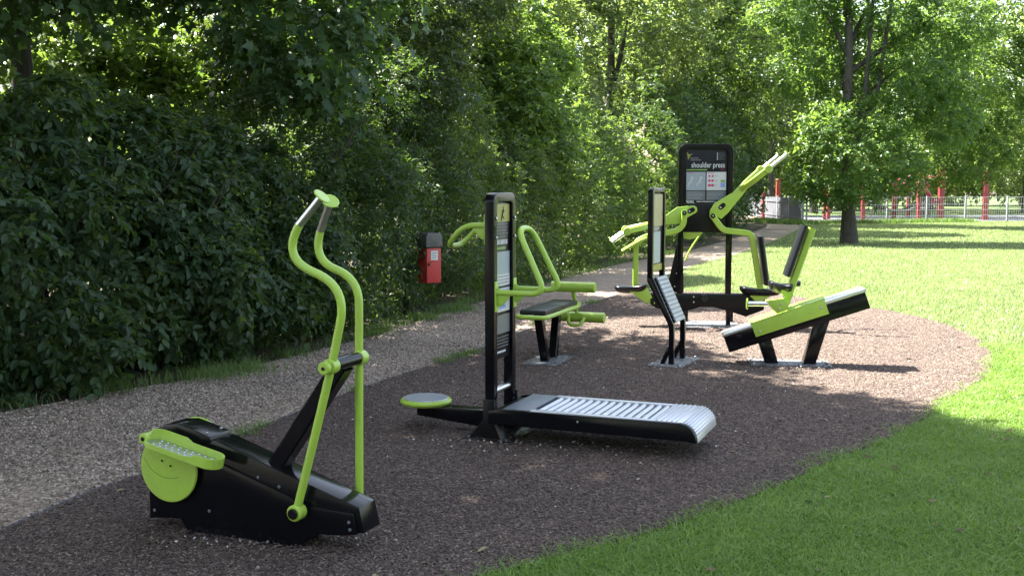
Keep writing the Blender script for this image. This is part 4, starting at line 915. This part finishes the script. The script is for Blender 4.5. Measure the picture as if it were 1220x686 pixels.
for i in ok:
    o = link('leaf', lme, None, mt); d, n_ = Vector(D[i]), Vector(N[i]); s_ = d.cross(n_)
    M = Matrix((( d.x, s_.x, n_.x), (d.y, s_.y, n_.y), (d.z, s_.z, n_.z))).to_4x4(); o.matrix_local = Matrix.Translation(Vector(P[i]) - Vector((-5.6, 12.6, 0))) @ M @ Matrix.Scale(float(S[i]), 4)
tree('thorn_tree', 'dark small-leaved tree overhanging the hedge above the red bin', 'tree', (-3.4, 16.6), 6.0, .15,
     [(-2.4, 15.4, 3.0, 1.1, 1.0, .9), (-1.6, 15.8, 3.9, 1.2, 1.0, 1.0), (-3.2, 15.4, 4.0, 1.2, 1.1, 1.2), (-2.2, 16.2, 4.9, 1.5, 1.3, 1.0), (-.9, 16.4, 4.5, 1.0, 1.0, .8), (-3.6, 16.4, 5.3, 1.3, 1.3, 1.1), (-2.9, 15.0, 2.3, .8, .8, .7), (-1.5, 15.2, 3.0, .8, .8, .7)], 90000, .072, L_THORN, 202, TG, spray=.32, hollow=1.1)
tree('hazel_tree', 'green hazel-like tree above the hedge left of centre', 'tree', (-1.6, 20.2), 5.0, .12,
     [(-1.0, 18.6, 2.5, .9, .9, .8), (-.1, 19.3, 3.1, .9, .9, .9), (-1.6, 19.2, 3.6, 1.2, 1.0, 1.1), (-.7, 20.0, 4.4, 1.2, 1.1, 1.0), (-2.4, 18.6, 2.8, .8, .8, .8), (.5, 19.9, 2.5, .6, .6, .6), (-.2, 18.7, 2.2, .6, .6, .5), (.4, 20.4, 3.9, .7, .7, .6), (-1.1, 18.9, 4.6, .8, .7, .6)], 60000, .09, L_HAZEL, 203, TG, 'oval', spray=.35)
tree('elder_tree', 'bright sunlit tree above the hedge near the centre of the photo', 'tree', (-.4, 24.8), 5.4, .14,
     [(-.4, 23.6, 3.4, 1.1, 1.0, 1.0), (.5, 23.9, 3.3, 1.0, .9, .9), (-.7, 24.4, 4.8, 1.2, 1.1, 1.0), (.3, 24.8, 4.4, 1.0, 1.0, .9), (.9, 24.3, 2.7, .7, .7, .7)], 42000, .10, L_HAZEL, 204, TG, spray=.35)
BGG = 'trees in the background'
def bgt(label, x, y, r, z0, z1, n, size, mat, seed, name='background_tree', k=9, grp=BGG, **kw):
    return tree(name, label, 'tree', (x, y), z1 * .75, .2, lumps(x, y, z0, z1, r, r * .8, k, seed), n, size, mat, seed, grp, spray=kw.pop('spray', .55), **kw)
# second row behind the hedge: fills the gaps and catches the sun
bgt('sunlit bushy tree behind the hedge at far left', -8.6, 15.0, 2.4, .3, 4.6, 22000, .11, L_HAZEL, 211)
bgt('sunlit bushy tree showing through the gap under the maple', -5.2, 15.6, 2.3, .3, 4.4, 34000, .13, L_HAZEL, 212)
bgt('bushy tree behind the dark thorn tree', -4.6, 20.5, 2.6, .3, 6.2, 24000, .12, L_MIX, 213)
bgt('bushy tree behind the hazel', -3.4, 25.6, 2.6, .4, 6.4, 24000, .12, L_HAZEL, 214)
bgt('tall tree behind the hedge just left of centre', -.2, 30.0, 3.0, .8, 8.8, 28000, .14, L_BACK, 215)
bgt('tall sunlit tree above the flowering shrub', 3.0, 33.5, 3.4, 1.0, 11.0, 46000, .14, L_BACK, 216)
bgt('broad tree filling the top centre of the photo', 6.0, 39.5, 4.0, 1.4, 12.0, 50000, .15, L_MIX, 217)
bgt('shadowy broad tree above the bend of the path', 8.8, 47.5, 4.4, 1.5, 13.0, 46000, .16, L_MIX, 218)
bgt('dark low tree behind the instruction board', 7.3, 43.0, 2.6, .4, 5.4, 22000, .13, L_DARK, 219)
bgt('dark tree above the far end of the hedge', 9.2, 51.0, 2.4, .3, 9.0, 34000, .15, L_DARK, 220)
# lawn tree
lawn_bl = [(8.55, 29.8, 3.2, .75, .65, .55), (9.3, 30.1, 2.4, 1.5, 1.3, 1.05), (8.5, 30.4, 1.9, .85, .9, .7), (10.3, 30.4, 2.1, 1.0, 1.0, .8), (9.7, 30.7, 3.3, 1.2, 1.2, .8), (8.5, 31.6, 5.0, 1.1, 1.0, .8), (11.2, 31.0, 4.8, 1.4, 1.3, 1.1), (12.3, 31.0, 3.6, .9, .9, .8), (9.5, 32.3, 5.2, 1.2, .8, 1.1), (8.2, 31.4, 6.8, 1.3, 1.2, 1.0), (10.6, 31.6, 6.9, 1.7, 1.5, 1.2), (12.2, 31.4, 6.2, 1.3, 1.3, 1.1), (9.4, 31.2, 8.6, 2.0, 1.8, 1.3)]
lt_ = tree('lawn_tree', 'tree with a bare dark trunk standing alone on the sunlit lawn at right', 'tree', (9.46, 30.6), 8.2, .19, lawn_bl, 70000, .115, L_LAWN, 221, None, spray=.45, lean=(-.2, .3), limbs=8, flare=1.45)
for dx, top in ((.55, 7.6), (1.1, 7.4)):
    MB().tube([(.0, 0, 2.6), (dx * .6, .0, 4.2), (dx, .1, top)], lambda q: .09 - .05 * q, 9).build('limb', BARK, lt_, sharp=80)
bgt('bright sunlit tree at the right edge beyond the playground', 21.5, 57.0, 4.2, 1.8, 12.5, 30000, .18, L_HAZEL, 222)
bgt('tall tree behind the lawn tree crown', 14.2, 60.0, 4.6, 3.2, 13.5, 34000, .18, L_MIX, 223)
bgt('tall tree right of the lawn tree crown', 18.2, 66.0, 5.0, 3.0, 14.5, 32000, .2, L_MIX, 224)
tree('background_tree', 'leafy tree hanging low over the right end of the wire fence', 'tree', (21.8, 43.2), 8.0, .2, [(16.4, 42.6, 3.0, 1.4, 1.3, 1.3), (17.6, 42.2, 2.9, 1.3, 1.2, 1.2), (18.9, 42.6, 3.9, 1.6, 1.4, 1.5)] + lumps(17.8, 42.8, 3.4, 10.5, 3.8, 3.0, 9, 225), 60000, .13, L_HAZEL, 225, BGG, spray=.5)
for i, (x, y, r_, z1, lab) in enumerate(((6, 66, 5, 14, 'distant woodland tree above the path end'), (-3, 44, 4, 11, 'distant woodland tree far behind the hedge left of centre'), (-9, 33, 4, 9.5, 'distant woodland tree behind the left hedge'), (-15, 25, 4, 9, 'woodland tree far behind the hedge at left edge'),
        (24, 72, 6, 15, 'distant woodland tree behind the red tower'), (31, 66, 6, 15, 'distant woodland tree at the far right'), (12, 80, 6, 16, 'farthest woodland tree behind the board fence'), (1, 55, 5, 14, 'distant woodland tree above the centre of the hedge'), (38, 80, 7, 16, 'distant woodland tree beyond the right edge'))):
    bgt(lab, x, y, r_, .3, z1, 18000, .24, L_BACK, 240 + i, 'woodland_tree', 10, 'distant woodland trees', spray=.9)
for i, (x, y, r_, z1, lab) in enumerate(((9.5, 74, 4, 7, 'bushy woodland edge tree beyond the board fence'), (16, 74, 4.5, 7.5, 'bushy woodland edge tree behind the climbing frame'), (22.5, 75, 4.5, 7.5, 'bushy woodland edge tree behind the rope bridge'), (29, 76, 5, 8, 'bushy woodland edge tree behind the red tower'), (36, 74, 5, 8, 'bushy woodland edge tree right of the red tower'), (43, 70, 5, 8, 'rightmost bushy woodland edge tree'), (3.5, 70, 4.5, 8, 'bushy woodland edge tree left of the path end'))):
    bgt(lab, x, y, r_, .1, z1, 17000, .26, L_BACK, 280 + i, 'woodland_tree', 11, 'woodland edge beyond the playground', spray=.8)
for i, (x, lab) in enumerate(((22, 'low dark boundary bush far behind the red posts, leftmost of its row'), (29, 'low dark boundary bush far behind the rope bridge'), (36, 'low dark boundary bush far behind the red tower'), (43, 'low dark boundary bush beyond the right end of the fence'), (50, 'low dark boundary bush, rightmost of its row'))):
    bgt(lab, x, 90 + (i % 2) * 2, 4.6, .05, 6.5, 12000, .30, L_MIX, 320 + i, 'boundary_bush', 10, 'bushes far beyond the playground', spray=.8)
# tall trees beside and behind the camera: their crowns reach over the path, shade the machines and show in the gloss paint
for i, (x, y, r_, z0, z1, n_, lab) in enumerate(((-5.9, 8.9, 3.9, 3.9, 15.0, 90000, 'tall shade tree over the hedge left of the maple'), (-7.4, 4.2, 4.2, 3.6, 15.0, 70000, 'tall shade tree beside the camera'), (-10.0, 12.6, 3.2, 3.0, 12.0, 50000, 'tall shade tree behind the hedge at far left'))):
    bgt(lab, x, y, r_, z0, z1, n_, .21, L_MAPLE, 260 + i, 'shade_tree', 14, 'tall shade trees on the left', back=1.0)
for i, (x, y, lab) in enumerate(((-17, -12, 'woodland tree far behind the camera, leftmost'), (-9, -19, 'woodland tree behind the camera, left of the middle'), (0, -23, 'woodland tree straight behind the camera'), (9, -22, 'woodland tree behind the camera, right of the middle'), (18, -17, 'woodland tree far behind the camera to the right'), (26, -9, 'woodland tree behind the camera across the lawn, rightmost'))):
    bgt(lab, x, y, 5.5, .2, 12.0, 9000, .45, L_BACK, 300 + i, 'woodland_tree', 9, 'trees behind the camera', spray=1.2, back=1.0)
